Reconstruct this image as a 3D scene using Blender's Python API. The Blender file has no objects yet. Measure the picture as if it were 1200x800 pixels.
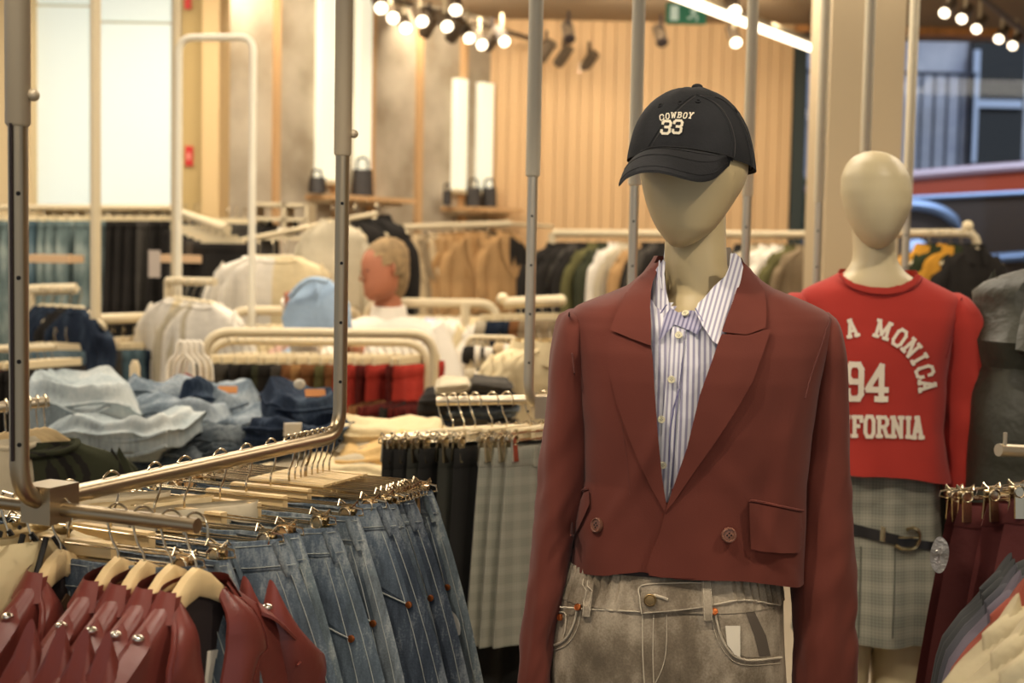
import bpy, math, random
from mathutils import Vector, Matrix, noise
from mathutils.bvhtree import BVHTree
from mathutils.geometry import delaunay_2d_cdt
random.seed(7)
scn = bpy.context.scene
col = scn.collection
PI = math.pi
def R(d): return math.radians(d)

# ---------------------------------------------------------------- camera
F = 1600.0; CX, CY = 600.0, 400.0
CAM = Vector((0, 0, 1.55))
cd = bpy.data.cameras.new('camera'); cam = bpy.data.objects.new('camera', cd); col.objects.link(cam)
cd.sensor_width = 36.0; cd.lens = 36.0 * F / 1200.0
cd.clip_end = 100
cam.location = CAM
Rm = Matrix.Rotation(R(90 - 3.75), 3, 'X') @ Matrix.Rotation(R(1.1), 3, 'Z')
cam.rotation_euler = Rm.to_euler()
cd.dof.use_dof = True; cd.dof.focus_distance = 2.12; cd.dof.aperture_fstop = 4.0
scn.camera = cam
cR = Rm @ Vector((1, 0, 0)); cU = Rm @ Vector((0, 1, 0)); cF = Rm @ Vector((0, 0, -1))
def ray(px, py): return (cF + cR * ((px - CX) / F) - cU * ((py - CY) / F)).normalized()
def P(px, py, Y):
    d = ray(px, py); return CAM + d * (Y / d.y)
def XS(px, z, Y):          # world x that shows at column px, given z and Y
    k = (px - CX) / F; b = Vector((0, Y, z - CAM.z))
    # (cR.b + x cR.x) = k (cF.b + x cF.x)
    return (k * cF.dot(b) - cR.dot(b)) / (cR.x - k * cF.x)
def ZS(py, x, Y):
    k = -(py - CY) / F; b = Vector((x, Y, 0)) - Vector((0, 0, CAM.z))
    return (k * cF.dot(b) - cU.dot(b)) / (cU.z - k * cF.z)

# ---------------------------------------------------------------- materials
def lin(c):
    o = []
    for v in c[:3]:
        v = v / 255.0
        o.append(v / 12.92 if v <= .04045 else ((v + .055) / 1.055) ** 2.4)
    return (o[0], o[1], o[2], 1)
_mats = {}
def mat(name, c, rough=.8, metal=0, var=None, bump=None, emis=0, c2=None, kind=None, spec=.5, sheen=0, trans=0):
    if name in _mats: return _mats[name]
    m = bpy.data.materials.new(name); m.use_nodes = True
    nt = m.node_tree; N = nt.nodes; L = nt.links
    b = N['Principled BSDF']
    b.inputs['Base Color'].default_value = lin(c); b.inputs['Roughness'].default_value = rough
    b.inputs['Metallic'].default_value = metal; b.inputs['Specular IOR Level'].default_value = spec
    if sheen: b.inputs['Sheen Weight'].default_value = sheen
    if emis:
        b.inputs['Emission Color'].default_value = lin(c); b.inputs['Emission Strength'].default_value = emis
    if trans:
        b.inputs['Transmission Weight'].default_value = trans
    tc = N.new('ShaderNodeTexCoord')
    csock = None
    if kind:
        mp = N.new('ShaderNodeMapping'); L.new(tc.outputs['UV' if kind[0] == 'uvstripe' else 'Object'], mp.inputs[0])
        sx = N.new('ShaderNodeSeparateXYZ'); L.new(mp.outputs[0], sx.inputs[0])
        def wave(sock, freq, lo, hi):
            a = N.new('ShaderNodeMath'); a.operation = 'MULTIPLY'; L.new(sock, a.inputs[0]); a.inputs[1].default_value = freq * 2 * PI
            s = N.new('ShaderNodeMath'); s.operation = 'SINE'; L.new(a.outputs[0], s.inputs[0])
            r = N.new('ShaderNodeMapRange'); L.new(s.outputs[0], r.inputs[0])
            r.inputs[1].default_value = lo; r.inputs[2].default_value = hi
            return r.outputs[0]
        if kind[0] in ('stripe', 'uvstripe'):
            w = wave(sx.outputs[0], kind[1], -.2, .5)
        elif kind[0] == 'slat':
            w = wave(sx.outputs[0], kind[1], -.97, -.6)
        else:   # check
            w1 = wave(sx.outputs[0], kind[1], -.2, .6); w2 = wave(sx.outputs[2], kind[1], -.2, .6)
            w3 = wave(sx.outputs[0], kind[1] * 7, -.6, .8); w4 = wave(sx.outputs[2], kind[1] * 7, -.6, .8)
            a1 = N.new('ShaderNodeMath'); a1.operation = 'ADD'; L.new(w1, a1.inputs[0]); L.new(w2, a1.inputs[1])
            a2 = N.new('ShaderNodeMath'); a2.operation = 'ADD'; L.new(w3, a2.inputs[0]); L.new(w4, a2.inputs[1])
            a3 = N.new('ShaderNodeMath'); a3.operation = 'ADD'; L.new(a1.outputs[0], a3.inputs[0]); L.new(a2.outputs[0], a3.inputs[1])
            a4 = N.new('ShaderNodeMath'); a4.operation = 'MULTIPLY'; L.new(a3.outputs[0], a4.inputs[0]); a4.inputs[1].default_value = .25
            w = a4.outputs[0]
        mx = N.new('ShaderNodeMix'); mx.data_type = 'RGBA'; L.new(w, mx.inputs[0])
        mx.inputs[6].default_value = lin(c); mx.inputs[7].default_value = lin(c2)
        csock = mx.outputs[2]
    if var:
        sc, amt = var[0], var[1]
        mp2 = N.new('ShaderNodeMapping'); L.new(tc.outputs['Object'], mp2.inputs[0])
        if len(var) > 2: mp2.inputs[3].default_value = var[2]
        n = N.new('ShaderNodeTexNoise'); n.inputs['Scale'].default_value = sc; n.inputs['Detail'].default_value = 5
        L.new(mp2.outputs[0], n.inputs['Vector'])
        r = N.new('ShaderNodeMapRange'); L.new(n.outputs[0], r.inputs[0])
        r.inputs[1].default_value = .35; r.inputs[2].default_value = .65
        if not kind and c2:
            mx = N.new('ShaderNodeMix'); mx.data_type = 'RGBA'; L.new(r.outputs[0], mx.inputs[0])
            mx.inputs[6].default_value = lin(c); mx.inputs[7].default_value = lin(c2); csock = mx.outputs[2]
        else:
            r.inputs[3].default_value = 1 - amt; r.inputs[4].default_value = 1 + amt
            mx = N.new('ShaderNodeMix'); mx.data_type = 'RGBA'; mx.blend_type = 'MULTIPLY'; mx.inputs[0].default_value = 1
            if csock: L.new(csock, mx.inputs[6])
            else: mx.inputs[6].default_value = lin(c)
            L.new(r.outputs[0], mx.inputs[7]); csock = mx.outputs[2]
    if csock: L.new(csock, b.inputs['Base Color'])
    if bump:
        n = N.new('ShaderNodeTexNoise'); n.inputs['Scale'].default_value = bump[0]; n.inputs['Detail'].default_value = 4
        L.new(tc.outputs['Object'], n.inputs['Vector'])
        bp = N.new('ShaderNodeBump'); bp.inputs['Strength'].default_value = bump[1]; bp.inputs['Distance'].default_value = bump[2] if len(bump) > 2 else .01
        L.new(n.outputs[0], bp.inputs['Height']); L.new(bp.outputs[0], b.inputs['Normal'])
    _mats[name] = m; return m
def cloth(name, c, v=.10): return mat(name, c, .9, var=(60, v), bump=(9, .35, .02), spec=.15, sheen=.15)
def denim(name, c, c2, sc=1.0, st=.35):
    if name in _mats: return _mats[name]
    m = bpy.data.materials.new(name); m.use_nodes = True; nt = m.node_tree; N = nt.nodes; L = nt.links; b = N['Principled BSDF']
    b.inputs['Roughness'].default_value = .92; b.inputs['Specular IOR Level'].default_value = .1
    tc = N.new('ShaderNodeTexCoord')
    def ns(scale, st, det=3):
        mp = N.new('ShaderNodeMapping'); mp.inputs[3].default_value = st; L.new(tc.outputs['Object'], mp.inputs[0])
        n = N.new('ShaderNodeTexNoise'); n.inputs['Scale'].default_value = scale*sc; n.inputs['Detail'].default_value = det; L.new(mp.outputs[0], n.inputs['Vector']); return n.outputs[0]
    a = ns(7, (1.4, 1.4, .8), 4); s = ns(42 if st < .5 else 26, (3, 3, st) if st < .5 else (1.5, 1.5, 1), 3); f = ns(320, (1, 1, 1), 2)
    def ma(op, x, y):
        q = N.new('ShaderNodeMath'); q.operation = op
        for i, v in enumerate((x, y)):
            if isinstance(v, (int, float)): q.inputs[i].default_value = v
            else: L.new(v, q.inputs[i])
        return q.outputs[0]
    t = ma('ADD', ma('ADD', ma('MULTIPLY', a, .62), ma('MULTIPLY', s, .24)), ma('MULTIPLY', f, .14))
    cr = N.new('ShaderNodeValToRGB'); L.new(t, cr.inputs[0]); e = cr.color_ramp
    l1, l2 = lin(c), lin(c2); e.elements[0].position = .38; e.elements[0].color = tuple(v*.62 for v in l1[:3]) + (1,)
    e.elements[1].position = .64; e.elements[1].color = l2; k = e.elements.new(.48); k.color = l1; k = e.elements.new(.56); k.color = tuple((x+y)/2 for x, y in zip(l1, l2))
    L.new(cr.outputs[0], b.inputs['Base Color'])
    bp = N.new('ShaderNodeBump'); bp.inputs['Strength'].default_value = .4; bp.inputs['Distance'].default_value = .006; L.new(t, bp.inputs['Height']); L.new(bp.outputs[0], b.inputs['Normal'])
    _mats[name] = m; return m

M_blazer = mat('rust_wool', (96, 45, 34), .82, var=(5, .09), bump=(420, .10, .002), spec=.22, sheen=.08)
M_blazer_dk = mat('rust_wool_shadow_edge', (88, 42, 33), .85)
M_shirt = mat('striped_cotton', (222, 219, 220), .85, kind=('uvstripe', 1.0), c2=(158, 153, 170), bump=(16, .25, .01), spec=.2)
M_shirt_obj = mat('striped_cotton_body', (218, 215, 217), .85, kind=('uvstripe', 1.0), c2=(150, 145, 164), bump=(16, .4, .015), spec=.2)
M_skin = mat('mannequin_cream', (198, 178, 134), .42, spec=.35)
M_skin2 = mat('mannequin_pale_cream', (206, 190, 150), .42, spec=.35)
M_cap = mat('washed_black_cotton', (38, 38, 39), .92, var=(14, .22), bump=(260, .25, .003), spec=.15)
M_thread = mat('cream_embroidery', (206, 196, 172), .8, bump=(400, .4, .002))
M_gjean = denim('washed_grey_denim', (116, 104, 87), (172, 159, 138), 1.0, 1.0)
M_gseam = mat('grey_denim_seam', (184, 171, 148), .9)
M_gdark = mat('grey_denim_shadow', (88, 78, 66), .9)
M_copper = mat('copper_rivet', (196, 112, 60), .35, .9)
M_brass = mat('aged_brass', (122, 100, 66), .4, .9)
M_tag = mat('paper_tag', (222, 212, 190), .8)
M_red = mat('red_sweatshirt_fleece', (170, 56, 47), .92, var=(7, .06), bump=(200, .15, .002), spec=.12, sheen=.1)
M_print = mat('cream_print', (228, 214, 192), .8)
M_check = mat('grey_check_wool', (104, 105, 94), .9, kind=('check', 20), c2=(160, 156, 138), bump=(300, .2, .002))
M_blackleather = mat('black_leather', (30, 28, 27), .45)
M_gold = mat('pale_gold_metal', (214, 190, 140), .25, 1)
M_pole = mat('painted_greige_metal', (214, 203, 176), .45, spec=.4)
M_poleA = mat('satin_greige_paint', (178, 162, 134), .4, .15)
M_steel = mat('brushed_steel', (206, 192, 166), .36, .85, bump=(60, .05, .002))
M_steelA = mat('brushed_bronze_steel', (166, 149, 121), .32, .92)
M_hole = mat('black_hole', (12, 10, 9), .9)
M_hook = mat('hook_steel', (205, 190, 160), .22, 1)
M_wood = mat('light_hanger_wood', (214, 186, 136), .5, var=(7, .06, (1, 1, 9)), spec=.3)
M_woodedge = mat('tan_wood_clip', (198, 156, 102), .5)
M_cream = mat('cream_plastic', (222, 204, 164), .5)
M_leather = mat('wine_leather', (112, 52, 44), .36, var=(6, .12), bump=(28, .25, .006), spec=.45)
M_lining = mat('dark_lining', (34, 22, 20), .8)
M_chrome = mat('chrome', (230, 222, 205), .12, 1)
M_white = mat('white_cotton', (228, 220, 204), .85, bump=(12, .4, .02))

# ---------------------------------------------------------------- mesh building
class MB:
    def __init__(s): s.v = []; s.f = []; s.uv = None
    def add(s, vs, fs):
        o = len(s.v); s.v += [Vector(v) for v in vs]; s.f += [tuple(i + o for i in f) for f in fs]; return s
    def box(s, a, b):
        x0, y0, z0 = a; x1, y1, z1 = b
        return s.add([(x0,y0,z0),(x1,y0,z0),(x1,y1,z0),(x0,y1,z0),(x0,y0,z1),(x1,y0,z1),(x1,y1,z1),(x0,y1,z1)],
                     [(0,3,2,1),(4,5,6,7),(0,1,5,4),(1,2,6,5),(2,3,7,6),(3,0,4,7)])
    def cbox(s, c, sz, rz=0, rx=0, ry=0):
        M = Matrix.Rotation(rz, 3, 'Z') @ Matrix.Rotation(ry, 3, 'Y') @ Matrix.Rotation(rx, 3, 'X')
        h = Vector(sz) / 2; o = len(s.v); s.box(-h, h)
        for i in range(o, len(s.v)): s.v[i] = M @ s.v[i] + Vector(c)
        return s
    def tube(s, pts, r, n=10, cap=True, flat=None):
        pts = [Vector(p) for p in pts]; m = len(pts)
        rs = r if isinstance(r, (list, tuple)) else [r] * m
        up = None; o = len(s.v)
        for i, p in enumerate(pts):
            t = (pts[min(i + 1, m - 1)] - pts[max(i - 1, 0)])
            if t.length < 1e-9: t = Vector((0, 0, 1))
            t.normalize()
            if up is None:
                up = Vector((0, 0, 1)) if abs(t.z) < .9 else Vector((0, 1, 0))
            a = (up - t * up.dot(t))
            if a.length < 1e-6: a = t.orthogonal()
            a.normalize(); up = a; b = t.cross(a)
            for k in range(n):
                th = 2 * PI * k / n
                s.v.append(p + (a * math.cos(th) + b * math.sin(th) * (flat or 1)) * rs[i])
        for i in range(m - 1):
            for k in range(n):
                k2 = (k + 1) % n
                s.f.append((o + i*n + k, o + i*n + k2, o + (i+1)*n + k2, o + (i+1)*n + k))
        if cap:
            s.f.append(tuple(o + k for k in reversed(range(n)))); s.f.append(tuple(o + (m-1)*n + k for k in range(n)))
        return s
    def loft(s, rings, cap0=True, cap1=True):
        n = len(rings[0]); o = len(s.v)
        for r in rings: s.v += [Vector(p) for p in r]
        for i in range(len(rings) - 1):
            for k in range(n):
                k2 = (k + 1) % n
                s.f.append((o+i*n+k, o+i*n+k2, o+(i+1)*n+k2, o+(i+1)*n+k))
        if cap0: s.f.append(tuple(o + k for k in reversed(range(n))))
        if cap1: s.f.append(tuple(o + (len(rings)-1)*n + k for k in range(n)))
        return s
    def grid(s, fn, nu, nv):
        o = len(s.v)
        for j in range(nv + 1):
            for i in range(nu + 1): s.v.append(Vector(fn(i / nu, j / nv)))
        for j in range(nv):
            for i in range(nu):
                a = o + j*(nu+1) + i; s.f.append((a, a+1, a+nu+2, a+nu+1))
        return s
    def ball(s, c, r, nu=20, nv=12):
        c = Vector(c); r = Vector(r if isinstance(r, (list, tuple)) else (r, r, r)); rings = []
        for j in range(nv + 1):
            t = PI * (j + .02) / (nv + .04)
            rings.append([c + Vector((r.x*math.sin(t)*math.cos(2*PI*k/nu), r.y*math.sin(t)*math.sin(2*PI*k/nu), r.z*math.cos(t))) for k in range(nu)])
        return s.loft(rings)
    def disc(s, c, nrm, r, h, n=16):
        nrm = Vector(nrm).normalized(); c = Vector(c)
        return s.tube([c - nrm * h * .5, c + nrm * h * .4, c + nrm * h * .5], [r, r, r * .88], n)
    def lathe(s, c, prof, n=20):
        c = Vector(c)
        return s.loft([[c + Vector((r*math.cos(2*PI*k/n), r*math.sin(2*PI*k/n), z)) for k in range(n)] for r, z in prof])
    def mesh(s, name, m, smooth=True, off=Vector((0,0,0))):
        me = bpy.data.meshes.new(name); me.from_pydata([tuple(v - off) for v in s.v], [], s.f)
        if s.uv is not None:
            uv = me.uv_layers.new(name='UVMap')
            for l in me.loops: uv.data[l.index].uv = s.uv[l.vertex_index]
        me.materials.append(m)
        if smooth:
            me.polygons.foreach_set('use_smooth', [True] * len(me.polygons))
            try: me.set_sharp_from_angle(angle=R(42))
            except Exception: pass
        me.update(); return me
    def bvh(s): return BVHTree.FromPolygons([tuple(v) for v in s.v], s.f)

ORG = {}
def tag(o, label=None, cat=None, group=None, kind=None):
    if label: o['label'] = label
    if cat: o['category'] = cat
    if group: o['group'] = group
    if kind: o['kind'] = kind
    return o
def thing(name, loc, label, cat, group=None):
    e = bpy.data.objects.new(name, None); e.empty_display_size = .05; col.objects.link(e)
    e.location = loc; ORG[e.name] = Vector(loc); return tag(e, label, cat, group)
def part(name, mb, m, parent, smooth=True, label=None, mod=None):
    off = ORG[parent.name]; o = bpy.data.objects.new(name, mb.mesh(name, m, smooth, off)); col.objects.link(o)
    o.parent = parent; ORG[o.name] = off
    if label: o['label'] = label
    if mod: mod(o)
    return o
def single(name, mb, m, label, cat, group=None, smooth=True, base=None):
    c = base
    if c is None:
        n = len(mb.v); c = Vector((sum(v.x for v in mb.v)/n, sum(v.y for v in mb.v)/n, min(v.z for v in mb.v)))
    o = bpy.data.objects.new(name, mb.mesh(name, m, smooth, Vector(c))); col.objects.link(o); o.location = c
    ORG[o.name] = Vector(c)
    return tag(o, label, cat, group)
def struct(name, mb, m, smooth=False):
    o = bpy.data.objects.new(name, mb.mesh(name, m, smooth)); col.objects.link(o); o['kind'] = 'structure'
    ORG[o.name] = Vector((0,0,0)); return o
def subsurf(n=1):
    def f(o):
        s = o.modifiers.new('s', 'SUBSURF'); s.levels = n; s.render_levels = n
    return f
def copy_tree(o, parent=None):
    c = o.copy(); col.objects.link(c); ORG[c.name] = ORG.get(o.name, Vector((0,0,0)))
    if parent is not None: c.parent = parent
    for ch in list(o.children): copy_tree(ch, c)
    return c

def fillet(pts, r, n=6):
    pts = [Vector(p) for p in pts]; out = [pts[0]]
    for i in range(1, len(pts) - 1):
        a = (pts[i-1] - pts[i]); b = (pts[i+1] - pts[i]); d = min(r, a.length*.49, b.length*.49)
        p0 = pts[i] + a.normalized()*d; p1 = pts[i] + b.normalized()*d
        for k in range(n + 1):
            t = k / n; out.append(p0*(1-t)**2 + pts[i]*2*t*(1-t) + p1*t*t)
    out.append(pts[-1]); return out
def smooth_pts(pts, n=6):
    pts = [Vector(p) for p in pts]; out = []
    for i in range(len(pts) - 1):
        p0 = pts[max(i-1, 0)]; p1 = pts[i]; p2 = pts[i+1]; p3 = pts[min(i+2, len(pts)-1)]
        for k in range(n):
            t = k / n
            out.append(.5*((2*p1) + (p2-p0)*t + (2*p0-5*p1+4*p2-p3)*t*t + (3*p1-p0-3*p2+p3)*t**3))
    out.append(pts[-1]); return out
def lerp(a, b, t): return a + (b - a) * t
def itab(tab, x):   # piecewise smooth interpolation of rows, first column is the key
    if x <= tab[0][0]: return tab[0][1:]
    for a, b in zip(tab, tab[1:]):
        if x <= b[0]:
            t = (x - a[0]) / (b[0] - a[0])
            return tuple(lerp(p, q, t) for p, q in zip(a[1:], b[1:]))
    return tab[-1][1:]
def sring(c, rx, ry, n, p=2.3, wob=None, z=None):
    out = []
    for k in range(n):
        th = 2*PI*k/n; cx = math.cos(th); sy = math.sin(th)
        x = math.copysign(abs(cx)**(2/p), cx)*rx; y = math.copysign(abs(sy)**(2/p), sy)*ry
        w = wob(th) if wob else 0
        L = math.hypot(cx, sy) or 1
        out.append(Vector((c[0] + x + cx*w, c[1] + y + sy*w, c[2])))
    return out
def nz(x, y, z=0): return noise.noise(Vector((x, y, z)))

# surface loft given as silhouette columns in photo coordinates: rows = (py, left px, right px, half depth, centre depth offset)
def silo(rows, Y, n=64, step=8, p=2.3, wob=None):
    y0, y1 = rows[0][0], rows[-1][0]; cnt = max(2, int(abs(y1-y0)/step)); rings = []
    for i in range(cnt + 1):
        py = lerp(y0, y1, i/cnt); l, r, d, dy = itab(rows, py)
        c = (l+r)/2; z = P(c, py, Y).z; xl = XS(l, z, Y); xr = XS(r, z, Y)
        rings.append(sring((( xl+xr)/2, Y+dy, z), (xr-xl)/2, d, n, p, (lambda th: wob(th, py)) if wob else None))
    return rings
def hit(b, px, py, Yd=2.0):
    d = ray(px, py); h = b.ray_cast(CAM, d)
    if h[0] is None:
        q = CAM + d * (Yd / d.y); h = b.find_nearest(q)
        if h[0] is None: return q, -d
        return CAM + d * (h[0].y / d.y), -d
    n = h[1] if h[1].dot(d) < 0 else -h[1]
    return h[0], n
def poly_in(p, poly):
    x, y = p; c = False; n = len(poly)
    for i in range(n):
        x1, y1 = poly[i]; x2, y2 = poly[i-1]
        if (y1 > y) != (y2 > y) and x < (x2-x1)*(y-y1)/(y2-y1)+x1: c = not c
    return c
def dens(poly, step, closed=True):
    out = []; n = len(poly)
    for i in range(n if closed else n-1):
        a = Vector(poly[i]); b = Vector(poly[(i+1) % n]); k = max(1, int((b-a).length/step))
        for j in range(k): out.append(a.lerp(b, j/k))
    if not closed: out.append(Vector(poly[-1]))
    return out
def panel(name, poly, b, m, parent, off=.004, th=.003, step=4, sm=False, uv=None, Yd=2.0, label=None):
    if sm: poly = [(p.x, p.y) for p in smooth_pts([Vector((q[0], q[1], 0)) for q in poly] + [Vector((poly[0][0], poly[0][1], 0))], 4)[:-1]]
    bd = dens(poly, step); nb = len(bd); pts = [Vector((q.x, q.y)) for q in bd]
    xs = [p.x for p in pts]; ys = [p.y for p in pts]; pl = [(p.x, p.y) for p in pts]
    y = min(ys) + step*.5
    while y < max(ys):
        x = min(xs) + step*.5
        while x < max(xs):
            if poly_in((x, y), pl) and min((Vector((x, y)) - q).length for q in pts) > step*.45: pts.append(Vector((x, y)))
            x += step
        y += step
    r = delaunay_2d_cdt(pts, [(i, (i+1) % nb) for i in range(nb)], [], 1, 1e-5)
    vs, fs = r[0], r[2]; mb = MB(); front = []; back = []
    for q in vs:
        h, n = hit(b, q.x, q.y, Yd); o = off(q.x, q.y) if callable(off) else off
        d = ray(q.x, q.y); front.append(h - d*o); back.append(h - d*(o - th))
    nv = len(vs); mb.v = front + back
    fl = []
    for f in fs:
        a, b2, c = [vs[i] for i in f[:3]]
        if (b2-a).cross(c-a) > 0 : f = tuple(reversed(f))
        fl.append(tuple(f))
    edges = {}
    for f in fl:
        for i in range(len(f)):
            e = (f[i], f[(i+1) % len(f)]); edges[e] = 1
    mb.f = [tuple(reversed(f)) if False else f for f in fl] + [tuple(i+nv for i in reversed(f)) for f in fl]
    for (a, c) in edges:
        if (c, a) not in edges: mb.f.append((c, a, a+nv, c+nv))
    if uv is not None:
        ca, sa = math.cos(uv[0]), math.sin(uv[0]); w = uv[1]
        u = [((q.x*ca + q.y*sa)/w, (q.y*ca - q.x*sa)/w) for q in vs]; mb.uv = u + u
    return part(name, mb, m, parent, True, label)
def seam(name, pts, b, m, parent, r=.0012, off=.001, sm=True, step=4, Yd=2.0, dash=0, label=None):
    if sm: pts = [(p.x, p.y) for p in smooth_pts([Vector((q[0], q[1], 0)) for q in pts], 5)]
    d = dens(pts, step, False); w = []
    for q in d:
        h, n = hit(b, q.x, q.y, Yd); w.append(h + n*off)
    mb = MB()
    if dash:
        for i in range(0, len(w)-1, 2): mb.tube([w[i], w[i+1]], r, 5)
    else: mb.tube(w, r, 6)
    return part(name, mb, m, parent, True, label)
def button(name, px, py, b, m, parent, r, h=.004, off=.002, holes=4, Yd=2.0, rim=True, mh=None):
    p, n = hit(b, px, py, Yd); c = p + n*off; mb = MB().disc(c, n, r, h, 20)
    t = n.orthogonal().normalized(); u = n.cross(t)
    if rim:
        mb.tube([c + n*h*.5 + (t*math.cos(2*PI*k/20) + u*math.sin(2*PI*k/20))*r*.85 for k in range(21)], r*.13, 6, False)
    o = part(name, mb, m, parent)
    if holes:
        hb = MB()
        for k in range(holes):
            a = PI/4 + 2*PI*k/holes
            hb.disc(c + n*h*.55 + (t*math.cos(a)+u*math.sin(a))*r*.28, n, r*.12, h*.2, 6)
        part('button_hole', hb, mh or M_hole, o)
    return o

# ---------------------------------------------------------------- slab lettering as strokes
G = {
 'A': [[(.14,0),(.5,1)],[(.5,1),(.86,0)],[(.28,.34),(.72,.34)],[(0,.04),(.3,.04)],[(.7,.04),(1,.04)],[(.32,.97),(.56,.97)]],
 'S': [[(.9,.7),(.9,.86),(.74,1),(.26,1),(.08,.84),(.08,.66),(.25,.54),(.75,.46),(.92,.34),(.92,.16),(.74,0),(.26,0),(.1,.14),(.1,.3)]],
 'N': [[(.16,0),(.16,1)],[(.16,1),(.84,0)],[(.84,0),(.84,1)],[(0,.04),(.34,.04)],[(0,.97),(.24,.97)],[(.66,.97),(1,.97)]],
 'T': [[(.5,0),(.5,1)],[(.06,.96),(.94,.96)],[(.06,.74),(.06,.96)],[(.94,.74),(.94,.96)],[(.3,.04),(.7,.04)]],
 'M': [[(.14,0),(.14,1)],[(.14,1),(.5,.2)],[(.5,.2),(.86,1)],[(.86,1),(.86,0)],[(0,.04),(.3,.04)],[(.7,.04),(1,.04)],[(0,.97),(.2,.97)],[(.8,.97),(1,.97)]],
 'O': [[(.1,.22),(.1,.78),(.28,1),(.72,1),(.9,.78),(.9,.22),(.72,0),(.28,0),(.1,.22)]],
 'I': [[(.5,0),(.5,1)],[(.25,.04),(.75,.04)],[(.25,.97),(.75,.97)]],
 'C': [[(.9,.68),(.9,.84),(.72,1),(.28,1),(.1,.8),(.1,.2),(.28,0),(.72,0),(.9,.18),(.9,.32)]],
 'L': [[(.24,0),(.24,1)],[(.04,.97),(.46,.97)],[(.04,.04),(.92,.04),(.92,.26)]],
 'F': [[(.24,0),(.24,1)],[(.04,.97),(.92,.97),(.92,.76)],[(.24,.52),(.66,.52)],[(.04,.04),(.46,.04)]],
 'R': [[(.2,0),(.2,1)],[(.02,.97),(.7,.97),(.88,.84),(.88,.64),(.7,.5),(.2,.5)],[(.6,.5),(.86,.04),(1,.04)],[(.02,.04),(.4,.04)]],
 'W': [[(.1,1),(.28,0)],[(.28,0),(.5,.8)],[(.5,.8),(.72,0)],[(.72,0),(.9,1)],[(0,.97),(.24,.97)],[(.76,.97),(1,.97)]],
 'B': [[(.18,0),(.18,1)],[(0,.97),(.66,.97),(.82,.86),(.82,.64),(.66,.53),(.18,.53)],[(.66,.53),(.9,.4),(.9,.16),(.7,.03),(0,.03)]],
 'Y': [[(.1,1),(.5,.48)],[(.9,1),(.5,.48)],[(.5,.48),(.5,0)],[(0,.97),(.26,.97)],[(.74,.97),(1,.97)],[(.3,.04),(.7,.04)]],
 '3': [[(.08,.78),(.08,.88),(.24,1),(.76,1),(.92,.86),(.92,.64),(.76,.52),(.4,.52)],[(.76,.52),(.92,.38),(.92,.14),(.76,0),(.24,0),(.08,.12),(.08,.24)]],
 '9': [[(.9,.5),(.3,.5),(.1,.64),(.1,.86),(.26,1),(.74,1),(.9,.86),(.9,.14),(.74,0),(.26,0),(.1,.14),(.1,.24)]],
 '4': [[(.74,0),(.74,1)],[(.74,1),(.04,.32)],[(.04,.3),(1,.3)],[(.5,.03),(.98,.03)]],
}
def glyphs(name, items, b, m, parent, th=.16, off=.0015, Yd=2.0, label=None, height=.0008):
    """items: (char, centre px, centre py, width, height, rotation, slant)"""
    mb = MB()
    for ch, cx, cy, w, h, rot, sl in items:
        def tp(x, y):
            X = (x-.5)*w + (y-.5)*h*sl; Y = -(y-.5)*h
            return Vector((cx + X*math.cos(rot) - Y*math.sin(rot), cy + X*math.sin(rot) + Y*math.cos(rot)))
        t = th*h*.5
        for st in G[ch]:
            q = [tp(*p) for p in st]
            for a, c in zip(q, q[1:]):
                d = (c-a); L = d.length
                if L < 1e-6: continue
                d /= L; nn = Vector((-d.y, d.x)); e = t*.75
                k = max(1, int(L/3)); a2 = a - d*e; c2 = c + d*e; o = len(mb.v)
                for i in range(k+1):
                    for s in (-1, 1):
                        pp = a2.lerp(c2, i/k) + nn*t*s; hh, n = hit(b, pp.x, pp.y, Yd)
                        mb.v.append(hh - ray(pp.x, pp.y)*off)
                for i in range(k): mb.f.append((o+2*i, o+2*i+1, o+2*i+3, o+2*i+2))
    return part(name, mb, m, parent, False, label)
ORD = ['first','second','third','fourth','fifth','sixth','seventh','eighth','ninth','tenth','eleventh','twelfth','thirteenth','fourteenth','fifteenth','sixteenth','seventeenth','eighteenth','nineteenth','twentieth']
# ================================================================ front mannequin
Y1 = 2.1
def base_of(px, py, Y): p = P(px, py, Y); return Vector((p.x, p.y, 0))
B1 = base_of(812, 400, Y1)
man = thing('mannequin', B1, 'cream faceless mannequin in a black cap, rust blazer, striped shirt and grey jeans', 'mannequin')
mb = MB()
head = [(113,800,824,.03,.0),(120,778,842,.06,.0),(135,757,860,.085,.0),(160,748,872,.098,.0),(185,748,876,.102,-.003),(205,750,874,.1,-.008),
        (220,752,868,.094,-.012),(235,755,858,.086,-.018),(248,758.5,849,.078,-.024),(260,763,840,.069,-.03),(270,768,831,.06,-.036),(279,774,819,.047,-.04),(286,780,806,.032,-.044),(290,785,798,.014,-.046)]
mb.loft(silo(head, Y1, 48, 5, 2.15))
neck = [(215,800,852,.05,.03),(250,790,853,.056,.028),(285,781,852.5,.057,.02),(310,780,853,.058,.012),(330,781,858,.062,.01),(346,781,868,.066,.008),(360,764,890,.075,.008),(374,716,925,.085,.01),(385,690,945,.09,.01)]
torso = [(385,690,945,.09,.01),(420,690,943,.105,.0),(470,698,935,.115,-.005),(540,705,925,.112,0),(600,712,912,.10,0),(650,712,906,.10,0),(690,690,908,.105,0),(760,672,915,.12,0),(860,662,922,.12,0)]
mb.loft(silo(neck, Y1, 48, 5, 2.2))
mb.loft(silo(torso, Y1, 48, 14, 2.3))
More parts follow.
